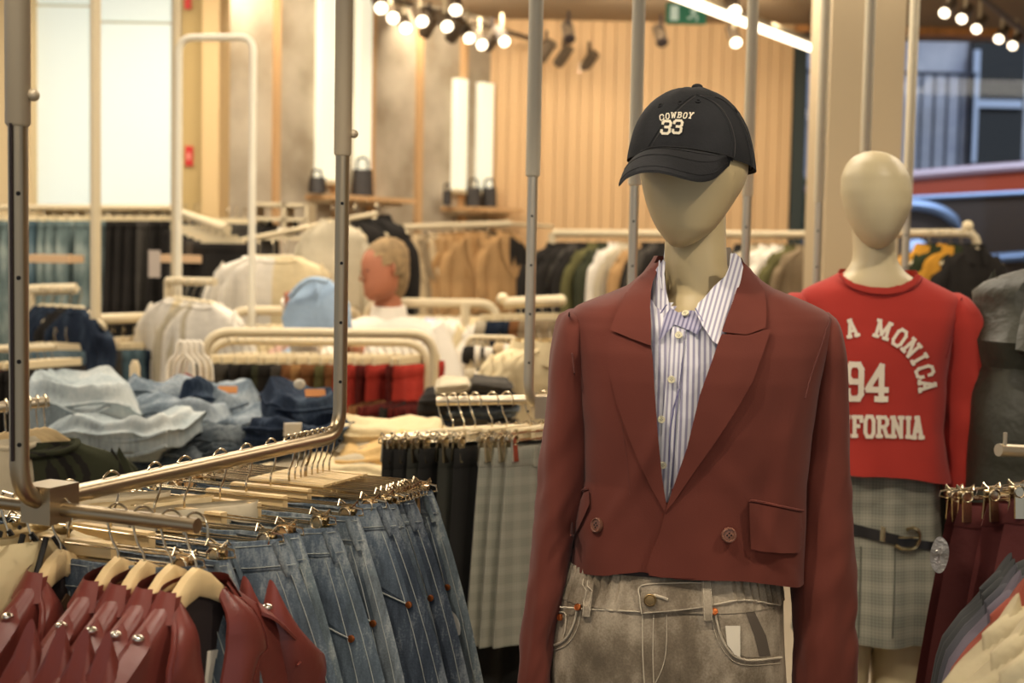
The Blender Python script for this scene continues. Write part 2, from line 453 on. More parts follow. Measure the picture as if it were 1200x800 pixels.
for s, rows in ((-1, [(372,660,690,.03,0),(400,655,690,.04,0),(500,645,680,.038,0),(600,634,668,.034,-.005),(740,620,648,.028,-.02),(850,612,640,.024,-.035),(880,610,640,.02,-.04),(930,612,636,.016,-.045),(975,616,630,.008,-.05)]),
                (1, [(376,945,975,.03,0),(400,945,982,.04,0),(500,948,985,.038,0),(600,952,986,.034,-.005),(740,955,984,.028,-.02),(850,954,982,.024,-.035),(880,952,982,.02,-.04),(930,954,978,.016,-.045),(975,958,972,.008,-.05)])):
    mb.loft(silo(rows, Y1, 20, 12, 2))
# thumbs and fingers (hands hang below the sleeves)
for s, cx in ((1, 0), (-1, 0)):
    px0 = 626 if s == 1 else 967
    for k in range(4):
        a = P(px0 - 10 + k*7, 930, Y1-.045); l = [.055, .068, .072, .06][k]
        mb.tube([a, a + Vector((0, .002, -l*.5)), a + Vector((0, .012, -l))], [.0075, .007, .005], 8)
    a = P(px0 + 12*s, 895, Y1-.05); mb.tube([a, a + Vector((.012*s, -.012, -.03)), a + Vector((.008*s, -.014, -.06))], [.009, .008, .006], 8)
def leg(mb, x, Y, z0, foot=True):
    rows = [(z0, .085, .09, 0), (.5, .058, .062, -.005), (.36, .052, .058, .01), (.2, .036, .042, .015), (.1, .032, .04, .01), (.04, .034, .06, -.02), (0.012, .036, .1, -.05)]
    rings = []
    for z, a, b2, dy in rows: rings.append(sring((x, Y+dy, z), a, b2, 20, 2))
    mb.loft(rings)
xl, xr = P(705, 800, Y1).x, P(855, 800, Y1).x
leg(mb, xl, Y1, .85); leg(mb, xr, Y1, .85)
part('body', mb, M_skin, man, mod=subsurf(1))
part('base_plate', MB().lathe((B1.x, B1.y, 0), [(.001, 0), (.19, 0), (.19, .008), (.17, .012), (.001, .012)], 32), M_steel, man)

# ---------------------------------------------------------------- cap
cap = thing('baseball_cap', P(810, 192, Y1), 'washed black baseball cap with cream embroidery on the front mannequin', 'cap')
cc = P(810, 190, Y1)
ax, ay, az = .0965, .112, .112
mb = MB(); rings = []
nC = 56
def rimz(th):
    fx, fy = math.cos(th), -math.sin(th)       # fy = 1 at the front
    fr = (fy*.93 - fx*.36)
    return .0 + .006*max(0, fr) - .012*max(0, fx)*1.0 - .006*max(0, -fr)
for j in range(15):
    t = j/14.0; ring = []
    for k in range(nC):
        th = 2*PI*k/nC; rz0 = rimz(th)
        s = math.sin(t*PI/2); c = math.cos(t*PI/2)
        rad = s**.86
        panel_dip = 1 - .016*abs(math.cos(3*(th+.4)))**10*(s)
        w = 1 + .012*nz(th*2, t*5, 3) + .01*nz(math.cos(th)*6, math.sin(th)*6, t*7)
        z = rz0*t + (az)*c*(1 + .02*nz(math.cos(th)*3, math.sin(th)*3, 9))
        flare = 1 + .02*max(0, t-.85)/.15
        ring.append(cc + Vector((ax*rad*math.cos(th)*w*panel_dip*flare, ay*rad*math.sin(th)*w*panel_dip*flare, z)))
    rings.append(ring)
mb.loft(rings, True, False)
# slightly inward turned rim
last = rings[-1]; inner = [cc + (v-cc)*.95 + Vector((0,0,.004)) for v in last]
o = len(mb.v); mb.v += last + inner
for k in range(nC): mb.f.append((o+k, o+nC+k, o+nC+(k+1)%nC, o+(k+1)%nC))
capb = mb.bvh(); crown = part('crown', mb, M_cap, cap)
# brim: seam curve on the crown to outer curve in front
seamc = [(741,189),(744,184),(752,178),(762,174),(775,172.5),(790,173),(806,174.5),(822,177),(838,180),(850,183),(859,186)]
outer = [(725,215,1.985),(727,214,1.975),(735,206,1.955),(750,200,1.93),(768,199,1.915),(785,202,1.908),(803,207,1.91),(820,210,1.92),(836,207,1.945),(848,197,1.98),(859,187.5,2.02)]
sp = smooth_pts([hit(capb, x, y)[0] for x, y in seamc], 5); op = smooth_pts([P(x, y, Y) for x, y, Y in outer], 5)
mb = MB(); nb = len(sp)
def brf(lift):
    def fn(u, v):
        i = min(nb-1, int(round(u*(nb-1)))); a = sp[i]; b2 = op[i]
        q = a.lerp(b2, v); q.z += .010*math.sin(v*PI)*(1 - .3*abs(u-.5)) + lift; return q
    return fn
mb.grid(brf(.0), nb-1, 8); o = len(mb.v); mb.grid(brf(-.004), nb-1, 8)
def rim_faces(mb, o, nu, nv):
    n = nu+1
    for i in range(nu):
        for j in (0, nv):
            a = j*n+i; mb.f.append((a, a+1, o+a+1, o+a))
    for j in range(nv):
        for i in (0, nu):
            a = j*n+i; mb.f.append((a, a+n, o+a+n, o+a))
rim_faces(mb, o, nb-1, 8)
brimb = mb.bvh(); brim = part('brim', mb, M_cap, cap)
sm = MB()
for v in (.3, .62, .92):
    sm.tube([brf(.0006)(i/(nb-1), v) for i in range(0, nb, 2)], .0006, 4)
part('brim_stitching', sm, M_cap, brim)
sm = MB(); sm.tube([q + Vector((0, -.002, .001)) for q in sp], .0017, 6); part('seam_piping', sm, M_hole, cap)
for pts in ([(812,112),(795,125),(775,148),(760,172)],[(818,112),(838,122),(852,142),(858,165),(857,183)],[(816,111),(846,117),(866,140),(877,170),(880,198)]):
    seam('panel_seam', pts, capb, M_cap, cap, .0013, .0004)
    seam('panel_stitching', [(x+3, y+1) for x, y in pts], capb, mat('grey_stitch', (66,63,60), .9), cap, .0005, .0008)
for px, py in ((774,124),(797,121),(818,119),(862,130)):
    p, n = hit(capb, px, py); t = n.orthogonal().normalized(); u = n.cross(t)
    e = part('eyelet', MB().tube([p + n*.0008 + (t*math.cos(2*PI*k/14)+u*math.sin(2*PI*k/14))*.0034 for k in range(15)], .0011, 6, False), M_cap, cap)
part('top_button', MB().ball(cc + Vector((.006, 0, az+.001)), (.009, .009, .006), 16, 8), M_cap, cap)
part('back_strap', MB().tube([P(866,196,2.12), P(869,190,2.16), P(868,186,2.2)], [.008,.008,.008], 8, flat=.3), M_hole, cap)
cw = [('C',775.5,137.5,5.4,6.2,-.22,.1),('O',782.3,136,4.6,6.2,-.12,.12),('W',789.3,134.8,5.8,6.2,-.05,.12),('B',796.6,134.6,4.8,6.2,.02,.2),('O',803,135.2,4.6,6.2,.08,.2),('Y',809.5,135.2,5,6.6,.05,.3)]
glyphs('embroidered_word', cw, capb, M_thread, cap, .2, .0022, label='cream embroidered word COWBOY')
glyphs('embroidered_number', [('3',780.6,149,11,14.5,.04,.14),('3',794.0,148.4,11,14.5,.04,.14)], capb, M_thread, cap, .2, .0026, label='cream embroidered number 33')

# ---------------------------------------------------------------- shirt
def topx(v):
    d = v - CAM; k = d.dot(cF); return (CX + F*d.dot(cR)/k, CY - F*d.dot(cU)/k)
shirt = thing('striped_shirt', B1 + Vector((0, 0, 1.0)), 'white and lilac striped button shirt worn under the rust blazer', 'shirt')
srows = [(345,740,905,.072,.012),(352,716,930,.085,.01),(362,690,955,.098,.008),(380,684,958,.114,0),(420,684,952,.120,-.004),(480,692,942,.120,-.004),(560,700,932,.112,0),(610,702,924,.105,0),(625,704,920,.10,0)]
def swob(th, py):
    f = max(0, -math.sin(th)); return f*(.0025*nz(math.cos(th)*7, py*.02, 1) + .0022*math.sin(math.cos(th)*26 + py*.012))
mb = MB(); rr = silo(srows, Y1, 120, 4, 2.3, swob); mb.loft(rr, False, False); shb = mb.bvh()
NK = [(770,285),(862,285),(850,330),(832,352),(817,367),(796,369),(782,352),(772,330)]
mb.f = [f for f in mb.f if not poly_in(topx(sum((mb.v[i] for i in f), Vector())/4), NK)]
mb.uv = [((v.x)/.0082, v.z*10) for v in mb.v]
part('shirt_body', mb, M_shirt_obj, shirt)
# placket, stand and collar leaves
panel('placket', [(790,368),(806,372),(802,400),(799,430),(794,470),(790,520),(786,575),(779,596),(773,560),(776,500),(781,440),(785,400)], shb, M_shirt, shirt, .003, .002, uv=(0.05, 5.5))
collar_b = MB(); crow = [(284,768,880,.075,.012),(312,762,884,.078,.010),(330,758,885,.082,.006),(352,752,882,.09,.002),(375,749,880,.10,-.004),(402,746,880,.116,-.008)]
collar_b.loft(silo(crow, Y1, 64, 5, 2.2), False, False); cb = collar_b.bvh()
stand = MB()
stand_b = MB(); stand_b.loft(silo([(296,777,862,.068,.018),(330,776,866,.072,.012),(350,776,860,.078,.005),(385,772,850,.095,-.008)], Y1, 64, 5, 2.2), False, False); stb = stand_b.bvh()
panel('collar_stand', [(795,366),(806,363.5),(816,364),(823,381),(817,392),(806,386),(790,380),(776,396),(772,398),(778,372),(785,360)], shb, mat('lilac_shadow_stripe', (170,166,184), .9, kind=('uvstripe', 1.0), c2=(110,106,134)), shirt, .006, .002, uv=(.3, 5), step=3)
panel('collar_leaf', [(777,304),(780,307),(778.5,321),(781,342),(785.5,361),(782,366),(774,379),(764,400),(761,388),(760,357),(763,331),(769,315)], cb, M_shirt, shirt, lambda x, y: .012 + .006*(y-300)/100, .003, 3, uv=(0.02, 5.2))
panel('collar_leaf', [(856,297),(862,296.5),(868,302),(871,313),(868,329),(857,367),(846,401),(842,404),(835,399),(823,381),(814.5,365),(818,355),(825,349),(836,336),(850,323),(855,311)], cb, M_shirt, shirt, lambda x, y: .012 + .006*(y-300)/100, .003, 3, uv=(.27, 5.6))
seam('collar_edge', [(785.5,361),(782,367),(774,380),(764.5,400)], cb, mat('lilac_thread_and_shade', (120,116,150), .9), shirt, .0010, .0135, Yd=1.99)  # dark lilac line paints the shadow along the collar leaf edge
seam('collar_edge', [(815,366),(823,382),(835,400),(842,404.5)], cb, mat('lilac_thread_and_shade', (120,116,150), .9), shirt, .0010, .014, Yd=1.99)  # painted shadow line along the other leaf, not stitching
seam('collar_edge', [(781,342),(779,322),(780,307)], cb, M_shirt, shirt, .0012, .014)
bk = MB(); nk = silo([(292,783,860,.06,.03),(318,780,866,.066,.02)], Y1, 40, 6, 2.2)
# back of the collar behind the neck
bk.loft([[v + Vector((0, .012, .004)) for v in r] for r in nk], False, False)
bk.f = [f for f in bk.f if sum(bk.v[i].y for i in f)/4 > Y1 + .03]
part('collar_back', bk, M_shirt, shirt)
for px, py in ((804.5,371.5),(796,393.5),(786,443.5),(775,490.5),(776,543)):
    button('button', px, py, shb, mat('ivory_button', (222,212,176), .35), shirt, .0055, .002, .0085)
seam('placket_stitching', [(803,400),(799,430),(795,470),(791,520),(787,570)], shb, mat('lilac_thread_and_shade', (120,116,150), .9), shirt, .0006, .004)
seam('placket_fold', [(797,455),(793,468),(786,500),(785,540)], shb, mat('lilac_thread_and_shade', (120,116,150), .9), shirt, .0012, .0035)

# ---------------------------------------------------------------- blazer
blz = thing('blazer', B1 + Vector((0, 0, 1.05)), 'cropped rust brown double-breasted blazer on the front mannequin', 'blazer')
brow = [(309,766,874,.060,.028),(318,758,884,.07,.024),(327,748,893,.082,.02),(336,737,906,.09,.016),(345,716,930,.098,.012),(353,695,950,.104,.01),(361,676,966,.108,.006),(370,668,973,.114,.003),
        (385,667,972,.122,0),(410,669,966,.132,-.002),(440,673,958,.136,-.004),(500,680,948,.136,-.004),(560,681,943,.132,0),(590,674,942,.130,0),(610,669,942,.129,0),(640,665,942,.128,0),(656,664,942,.128,0)]
def bwob(th, py):
    f = max(0, -math.sin(th)); low = max(0, (py-480)/200)
    cx_ = math.cos(th)
    dg = .0045*math.exp(-((cx_*95 - (py-560)*.55 - 22)/9)**2)*low*1.3 + .005*math.exp(-((cx_*95 + (py-560)*.35 + 52)/8)**2)*max(0, min(1, (py-430)/60)) + .004*math.exp(-((cx_*95 - 60 + (py-500)*.1)/7)**2)*max(0, min(1, (py-420)/60))
    return f*dg + f*(.004*nz(math.cos(th)*3, py*.006, 5)) + low*.004*math.sin(math.cos(th)*9+1) + .002*nz(math.cos(th)*5, py*.02, 8)
rr = silo(brow, Y1, 180, 3, 2.45, bwob)
V = [(764,290),(756,330),(754,360),(758,430),(765,510),(779,594),(812,530),(828,465),(847,410),(864,355),(876,312),(874,290)]
V2 = [(750,280),(735,360),(735,450),(750,540),(779,610),(825,560),(850,465),(870,400),(890,330),(885,280)]
mb = MB(); mb.loft(rr, False, False)
full_b0 = mb.bvh()
def topx(v):
    d = v - CAM; k = d.dot(cF); return (CX + F*d.dot(cR)/k, CY - F*d.dot(cU)/k)
keep = []
for f in mb.f:
    c = sum((mb.v[i] for i in f), Vector())/4
    if c.y < Y1 - .0 and poly_in(topx(c), V): continue
    keep.append(f)
# the hem dips a little towards the overlap
for v in mb.v:
    if v.y < Y1 - .02:
        x, y = topx(v)
        k = max(0, min(1, (y-600)/70))
        v.z -= k*(.019*max(0, (x-850)/90)**1.3 + .012*max(0, (720-x)/60)) - k*.008*max(0, 1-abs(x-752)/40)
    else:
        x, y = topx(v)
        if y > 600: v.z -= .02*min(1, (y-600)/50)
full_b = mb.bvh()
mb.f = keep
part('blazer_body', mb, M_blazer, blz)
inn = MB(); rr2 = silo([(a, b+3, c-3, d-.006, e) for a, b, c, d, e in brow], Y1, 90, 6, 2.45)
inn.loft(rr2, False, False)
inn.f = [f for f in inn.f if not poly_in(topx(sum((inn.v[i] for i in f), Vector())/4), V2) or sum(inn.v[i].y for i in f)/4 > Y1]
part('lining', inn, M_lining, blz)
def sleeve(rows, ph):
    def w(th, py): return .005*nz(math.cos(th)*1.6+ph, math.sin(th)*1.6, py*.017) + .005*nz(math.cos(th)*1.2+ph, py*.035 + math.cos(th)*1.4, 7)*max(0, min(1, (py-470)/150))
    m = MB(); m.loft(silo(rows, Y1, 48, 7, 2.15, w), True, False); m.loft(silo([(a, b+4, c-4, d-.005, e) for a, b, c, d, e in rows[-3:]], Y1, 48, 7, 2.15), False, False)
    return m
slL = sleeve([(362,668,678,.012,.008),(365,660,686,.035,.008),(371,654,690,.055,.006),(385,650,690,.066,.003),(410,646,690,.07,0),(450,641,689,.066,0),(500,636,688,.062,0),(560,630,686,.058,-.006),(620,624,676,.055,-.014),(680,617,661,.053,-.022),(740,610,649,.05,-.03),(800,604,645,.048,-.036),(850,602,642,.046,-.04),(885,602,640,.045,-.042)], 0)
slR = sleeve([(366,962,974,.012,.008),(370,952,980,.035,.008),(376,948,984,.055,.006),(390,944,987,.066,.003),(412,943,989,.07,0),(450,941,991,.068,0),(500,938,993,.064,0),(560,935,994,.06,-.006),(620,930,995,.058,-.014),(680,926,997,.056,-.022),(740,925,998,.054,-.03),(800,926,997,.05,-.036),(850,928,995,.048,-.04),(885,930,993,.046,-.042)], 4)
slLb = slL.bvh(); slRb = slR.bvh()
part('sleeve', slL, M_blazer, blz); part('sleeve', slR, M_blazer, blz)
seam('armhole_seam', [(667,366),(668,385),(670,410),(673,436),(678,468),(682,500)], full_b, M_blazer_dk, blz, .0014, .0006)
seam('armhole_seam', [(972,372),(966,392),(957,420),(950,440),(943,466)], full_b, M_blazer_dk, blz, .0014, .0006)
# undercollar crest round the neck
cr = MB(); nk = silo([(303,770,873,.062,.03),(310,766,876,.066,.028),(322,757,884,.076,.022)], Y1, 60, 4, 2.3)
cr.loft([[v + Vector((0, .01, .003)) for v in r] for r in nk], False, False)
cr.f = [f for f in cr.f if sum(cr.v[i].y for i in f)/4 > Y1 + .015]
part('back_collar', cr, M_blazer, blz)
colsb = MB(); colsb.loft(silo([(290,748,893,.062,.028)] + [(a, b2-14, c+14, d, e) for a, b2, c, d, e in brow[:12]], Y1, 120, 4, 2.4), False, False); colsb = colsb.bvh()
lapL = [(763,404),(733,395),(716,388.5),(710,389),(711,402),(714,437),(722,470),(735,507),(750,545),(765,575),(779,600),(781,592),(776,560),(771,510),(767,455),(765,420)]
lapR = [(846,391),(875,393),(897,386),(903,386),(897,405),(882,447),(862,482),(837,520),(812,555),(792,585),(779,601),(782,591),(790,568),(805,525),(820,463),(836,418),(841,403)]
colL = [(772,306),(757,318),(743,331),(734,341),(727,356),(721,370),(715,386),(733,394),(763,405),(763,380),(762,360),(763,340),(765,330),(771,316)]
colR = [(871,307),(880,315),(889,328),(896,342),(898,358),(898,372),(897,384),(875,392),(848,389),(846,388),(853,368),(860,350),(866,330),(869,318)]
def offL(x, y): return .007 + .005*max(0, min(1, (775-x)/50)) * max(0, min(1, (600-y)/60))
def offR(x, y): return .007 + .005*max(0, min(1, (x-790)/60)) * max(0, min(1, (600-y)/60))
panel('lapel', lapL, full_b, M_blazer, blz, offL, .005, 4)
panel('lapel', lapR, full_b, M_blazer, blz, offR, .005, 4)
panel('collar', colL, colsb, M_blazer, blz, lambda x, y: .012 - .003*max(0, (330-y)/30), .006, 3.5)
panel('collar', colR, colsb, M_blazer, blz, lambda x, y: .012 - .003*max(0, (330-y)/30), .006, 3.5)
# right front laps over the left
panel('front_overlap', [(779,601),(774,622),(762,652),(757,667),(761,674),(775,676.5),(800,677.5),(830,678),(850,640),(850,600),(845,560),(820,545),(795,582)], full_b, M_blazer, blz,
      lambda x, y: max(-.003, .007 - .010*max(0, (x-765)/75)), .004, 4)
def flap(poly, b):
    return panel('pocket_flap', poly, b, M_blazer, blz, lambda x, y: .010, .006, 3)
flap([(878,589),(892,591),(915,596),(939,601),(941,620),(940,640),(936,648),(915,648),(892,646),(880,643),(879,620)], full_b)
flap([(690,575),(684,577),(677,592),(669,615),(668,628),(672,630),(681,612),(691,590)], full_b)
seam('pocket_welt', [(877,586),(892,588),(915,593),(939,598)], full_b, M_blazer, blz, .0022, .003)
seam('pocket_welt', [(691,573),(684,575),(677,590)], full_b, M_blazer, blz, .0018, .003)
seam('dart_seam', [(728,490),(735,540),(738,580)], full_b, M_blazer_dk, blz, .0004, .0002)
mbt = mat('brown_horn_button', (112, 74, 58), .3, var=(60, .3))
button('button', 701, 615.5, full_b, mbt, blz, .0112, .004, .003)
button('button', 853, 625.5, full_b, mbt, blz, .0112, .004, .006)

# ---------------------------------------------------------------- grey jeans
jn = thing('grey_jeans', B1 + Vector((0, 0, .9)), 'washed grey jeans with gathered waist on the front mannequin', 'jeans')
jrow = [(676,668,904,.108,-.004),(690,664,907,.113,-.004),(712,655,912,.12,-.004),(716,653,913,.124,-.004),(750,647,915,.13,-.002),(800,643,919,.134,0),(860,640,921,.135,0),(895,640,921,.13,0)]
LJ = lambda rows: [(298+(a-298)*.95, b, c, d, e) for a, b, c, d, e in rows]
def jwob(th, py):
    py = 298+(py-298)/.95
    c = math.cos(th); side = max(0, min(1, (abs(c)-.30)/.2)); w = max(0, min(1, (722-py)/20))
    return side*w*(.0032*math.sin(th*58) + .003*nz(th*16, py*.05)) + .003*nz(c*4, math.sin(th)*4, py*.012)
jl = silo(LJ(jrow), Y1, 200, 4, 2.5, jwob)
mb = MB(); mb.loft(jl, False, False)
zc = jl[-1][0].z; cx0 = sum(v.x for v in jl[-1])/len(jl[-1])
hw = (max(v.x for v in jl[-1]) - min(v.x for v in jl[-1]))/2
jbb = mb.bvh()
for s in (-1, 1):
    rings = []
    for i in range(30):
        t = i/29; z = lerp(zc+.04, .07, t); a = lerp(hw*.53, .125, t**.7); x = cx0 + s*lerp(hw*.49, .11, t)
        rings.append(sring((x, Y1 + .01*t, z), a, lerp(.125, .11, t), 48, 2.3, lambda th: .006*nz(math.cos(th)*3+s, math.sin(th)*3, z*7)))
    mb.loft(rings, False, False)
part('denim_legs', mb, M_gjean, jn)
bandp = [(664,674),(655,713),(700,716),(752,717),(753,720),(800,716),(822,713),(880,706),(912,712),(908,690),(904,680),(870,680),(822,684),(752,687),(700,682)]
wb = MB(); wb.loft(silo(LJ([(674,667,905,.111,-.004),(692,662,909,.118,-.004),(714,653,914,.125,-.004)]), Y1, 200, 4, 2.5, lambda th, py: jwob(th, py)), False, False)
wbb = wb.bvh(); part('waistband', wb, M_gjean, jn)
panel('button_tab', [(752,686),(790,684),(822,684),(824,712),(790,716),(753,719),(751,700)], wbb, M_gjean, jn, .004, .003, 4)
seam('waist_seam', [(656,711),(700,714),(750,716.5)], wbb, M_gseam, jn, .0012, .0015)
seam('waist_seam', [(754,718),(790,715),(822,711),(870,703),(912,709)], wbb, M_gseam, jn, .0012, .003)
seam('waist_seam', [(752,719),(750,702),(752,686),(790,683),(822,683)], wbb, M_gseam, jn, .0011, .005)
seam('fly_stitching', [(753,720),(753,760),(755,800),(758,840)], jbb, M_gseam, jn, .0012, .001)
seam('fly_stitching', [(766,720),(765,760),(766,800)], jbb, M_gseam, jn, .0009, .0008)
seam('fly_stitching', [(781,720),(781,750),(778,776),(768,800),(757,815)], jbb, M_gseam, jn, .0008, .0008)
button('waist_button', 762, 703, wbb, M_brass, jn, .0095, .004, .007, 0)
seam('buttonhole', [(766,697),(774,699),(782,702)], wbb, M_gseam, jn, .0022, .005)
for poly in ([(687,679),(696,681),(694,700),(691,723),(682,722),(684,700)], [(822,681),(832,681),(834,700),(835,727),(825,728),(823,705)]):
    bl = panel('belt_loop', poly, wbb, M_gjean, jn, .008, .004, 3)
    seam('loop_stitching', [(poly[0][0]+1, poly[0][1]), (poly[-1][0]+1, poly[-1][1]), (poly[-2][0]+1, poly[-2][1]-1)], wbb, M_gseam, bl, .0006, .0085)
    seam('loop_stitching', [(poly[1][0]-1, poly[1][1]), (poly[2][0]-1, poly[2][1]), (poly[3][0]-1, poly[3][1]-1)], wbb, M_gseam, bl, .0006, .0085)
# pockets
panel('pocket_bag', [(656,715),(677,716),(673,733),(661,750),(648,755),(650,735)], jbb, M_gjean, jn, .0012, .001, 4)
seam('pocket_edge', [(677,714),(674,728),(668,742),(659,752),(647,757)], jbb, M_gseam, jn, .0017, .002)
seam('pocket_edge', [(681,716),(678,732),(672,746),(662,757),(647,762)], jbb, M_gseam, jn, .0007, .001)
seam('coin_pocket_edge', [(655,717),(664,719),(664,735),(661,749)], jbb, M_gseam, jn, .0011, .0025)
panel('pocket_bag', [(840,714),(870,705),(905,712),(912,740),(914,766),(895,770),(875,770),(858,762),(846,742)], jbb, M_gjean, jn, .0016, .001, 4)
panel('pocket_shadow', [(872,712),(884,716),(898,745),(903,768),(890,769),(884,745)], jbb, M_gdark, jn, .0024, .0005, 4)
seam('pocket_edge', [(837,714),(841,735),(849,755),(862,769),(880,773),(914,770)], jbb, M_gseam, jn, .0019, .003)
seam('pocket_edge', [(834,722),(838,742),(847,761),(861,775),(880,779),(914,777)], jbb, M_gseam, jn, .0007, .001)
for px, py in ((680,712),(661,723.5),(836,717.5)): button('rivet', px, py, jbb, M_copper, jn, .0052, .004, .007, 0)
panel('paper_tag', [(850,733),(867.5,733),(867.5,770),(861,767),(852,755)], jbb, M_tag, jn, .0055, .001, 4, label='white paper tag tucked in the pocket')
# ================================================================ garment and hanger prototypes
def xf(loc, rz=0, s=1): return Matrix.Translation(Vector(loc)) @ Matrix.Rotation(rz, 4, 'Z') @ Matrix.Scale(s, 4)
_proto = {}
class Proto:
    """a kind of thing: list of (part name, mesh, parent index or None)"""
    def __init__(s, name): s.name = name; s.parts = []
    def add(s, pname, mb, m, par=None, smooth=True, label=None, uv=None):
        s.parts.append((pname, mb.mesh(pname, m, smooth), par, label)); return len(s.parts)-1
    def spawn(s, loc, rz, label, cat, group=None, ry=0, rx=0, sc=1):
        e = bpy.data.objects.new(s.name, None); e.empty_display_size = .05; col.objects.link(e)
        e.location = loc; e.rotation_euler = (rx, ry, rz); e.scale = (sc, sc, sc) if not isinstance(sc, tuple) else sc
        tag(e, label, cat, group); obs = []
        for pn, me, par, lb in s.parts:
            o = bpy.data.objects.new(pn, me); col.objects.link(o); o.parent = e if par is None else obs[par]
            if lb: o['label'] = lb
            obs.append(o)
        return e
def proto(key, fn):
    if key not in _proto: _proto[key] = fn()
    return _proto[key]

def hook_pts(drop, r=.019, rail=.013):
    pts = []
    for k in range(13):
        a = R(200) - R(225)*k/12
        pts.append((0, math.cos(a)*r, math.sin(a)*r - r + .004))
    # hook opens to +y side; stem comes back to the centre
    pts = [(0, -r*1.0, -r*1.35)] + pts[1:]
    pts += [(0, r*.55, -r*2.3), (0, 0, -r*3.1), (0, 0, -drop)]
    return pts
def hook_mb(drop, r=.019): return MB().tube(smooth_pts(hook_pts(drop, r), 3), .0017, 8)

def p_top_hanger(w=.20, m=None, drop=.070, pw=1.35, thick=1):           # wooden contoured hanger
    p = Proto('wooden_hanger'); m = m or M_wood
    p.add('hook', hook_mb(.075), M_hook)
    mb = MB(); rings = []; N = 17
    for i in range(N):
        t = -1 + 2*i/(N-1); a = abs(t)
        x = t*w; z = -.078 - drop*a**pw; y = -.020*a*a*0
        hgt = lerp(.024, .0105, a**.8); th = lerp(.0085, .010, a)*thick
        zt = z + (.012 if a < .12 else .012*max(0, 1-(a-.12)/.25))
        rings.append([Vector((x, y+th*c, (zt+z-hgt)/2 + (zt-z+hgt)/2*s2)) for c, s2 in ((-1,-.7),(-1,.6),(-.6,1),(.6,1),(1,.6),(1,-.7),(.6,-1),(-.6,-1))])
    mb.loft(rings); p.add('bar', mb, m); return p
def p_clip_hanger(w=.19, seed=0, clipwood=True, wires=True, block=M_wood, clipm=None):
    p = Proto('clip_hanger'); rnd = random.Random(seed)
    p.add('hook', hook_mb(.078), M_hook)
    mb = MB(); mb.cbox((0, 0, -.088), (.15, .014, .026)); p.add('wooden_block', mb, block, smooth=False)
    mb = MB()
    for z, y in ((-.080, -.009), (-.096, -.009), (-.080, .009), (-.096, .009)):
        mb.tube([(-w*.98, y*.6, z), (-.07, y, z), (.07, y, z), (w*.98, y*.6, z)], .0016, 6)
    for s in (-1, 1):
        mb.tube([(s*w*.98, -.006+.012*0, -.080), (s*(w+.012), 0, -.084), (s*(w+.014), 0, -.093), (s*w*.98, 0, -.097)], .0018, 6)
    p.add('wire_frame', mb, M_hook)
    cm = clipm or M_woodedge
    for s in (-1, 1):
        x = s*w*(.86 + .08*rnd.random())
        c = MB(); c.cbox((x, -.010, -.110), (.016, .005, .058), rx=R(-6)); c.cbox((x, .010, -.110), (.016, .005, .058), rx=R(6))
        i = p.add('clip', c, cm, smooth=False)
        g = MB()
        g.tube([(x-.012, -.011, -.080), (x-.016, 0, -.072), (x-.012, .011, -.080)], .0016, 6)
        g.tube([(x+.012, -.011, -.080), (x+.016, 0, -.072), (x+.012, .011, -.080)], .0016, 6)
        g.tube([(x + .010*math.cos(a), -.012, -.092 + .010*math.sin(a)) for a in [k*PI/6 for k in range(13)]], .0015, 6, False)
        g.tube([(x-.014, 0, -.088), (x+.014, 0, -.088)], .004, 8)
        p.add('clip_spring', g, M_hook, i)
    return p
def p_simple_hanger(w=.19, m=None):
    p = Proto('hanger'); m = m or M_cream
    p.add('hook', MB().tube([(0,-.018,-.02),(0,-.012,0),(0,.008,.002),(0,.014,-.02),(0,0,-.05),(0,0,-.075)], .002, 6), M_hook)
    mb = MB(); mb.tube([(-w,0,-.145),(-w*.5,0,-.105),(-.02,0,-.078),(.02,0,-.078),(w*.5,0,-.105),(w,0,-.145)], [.010,.012,.013,.013,.012,.010], 8, flat=.8)
    p.add('bar', mb, m); return p

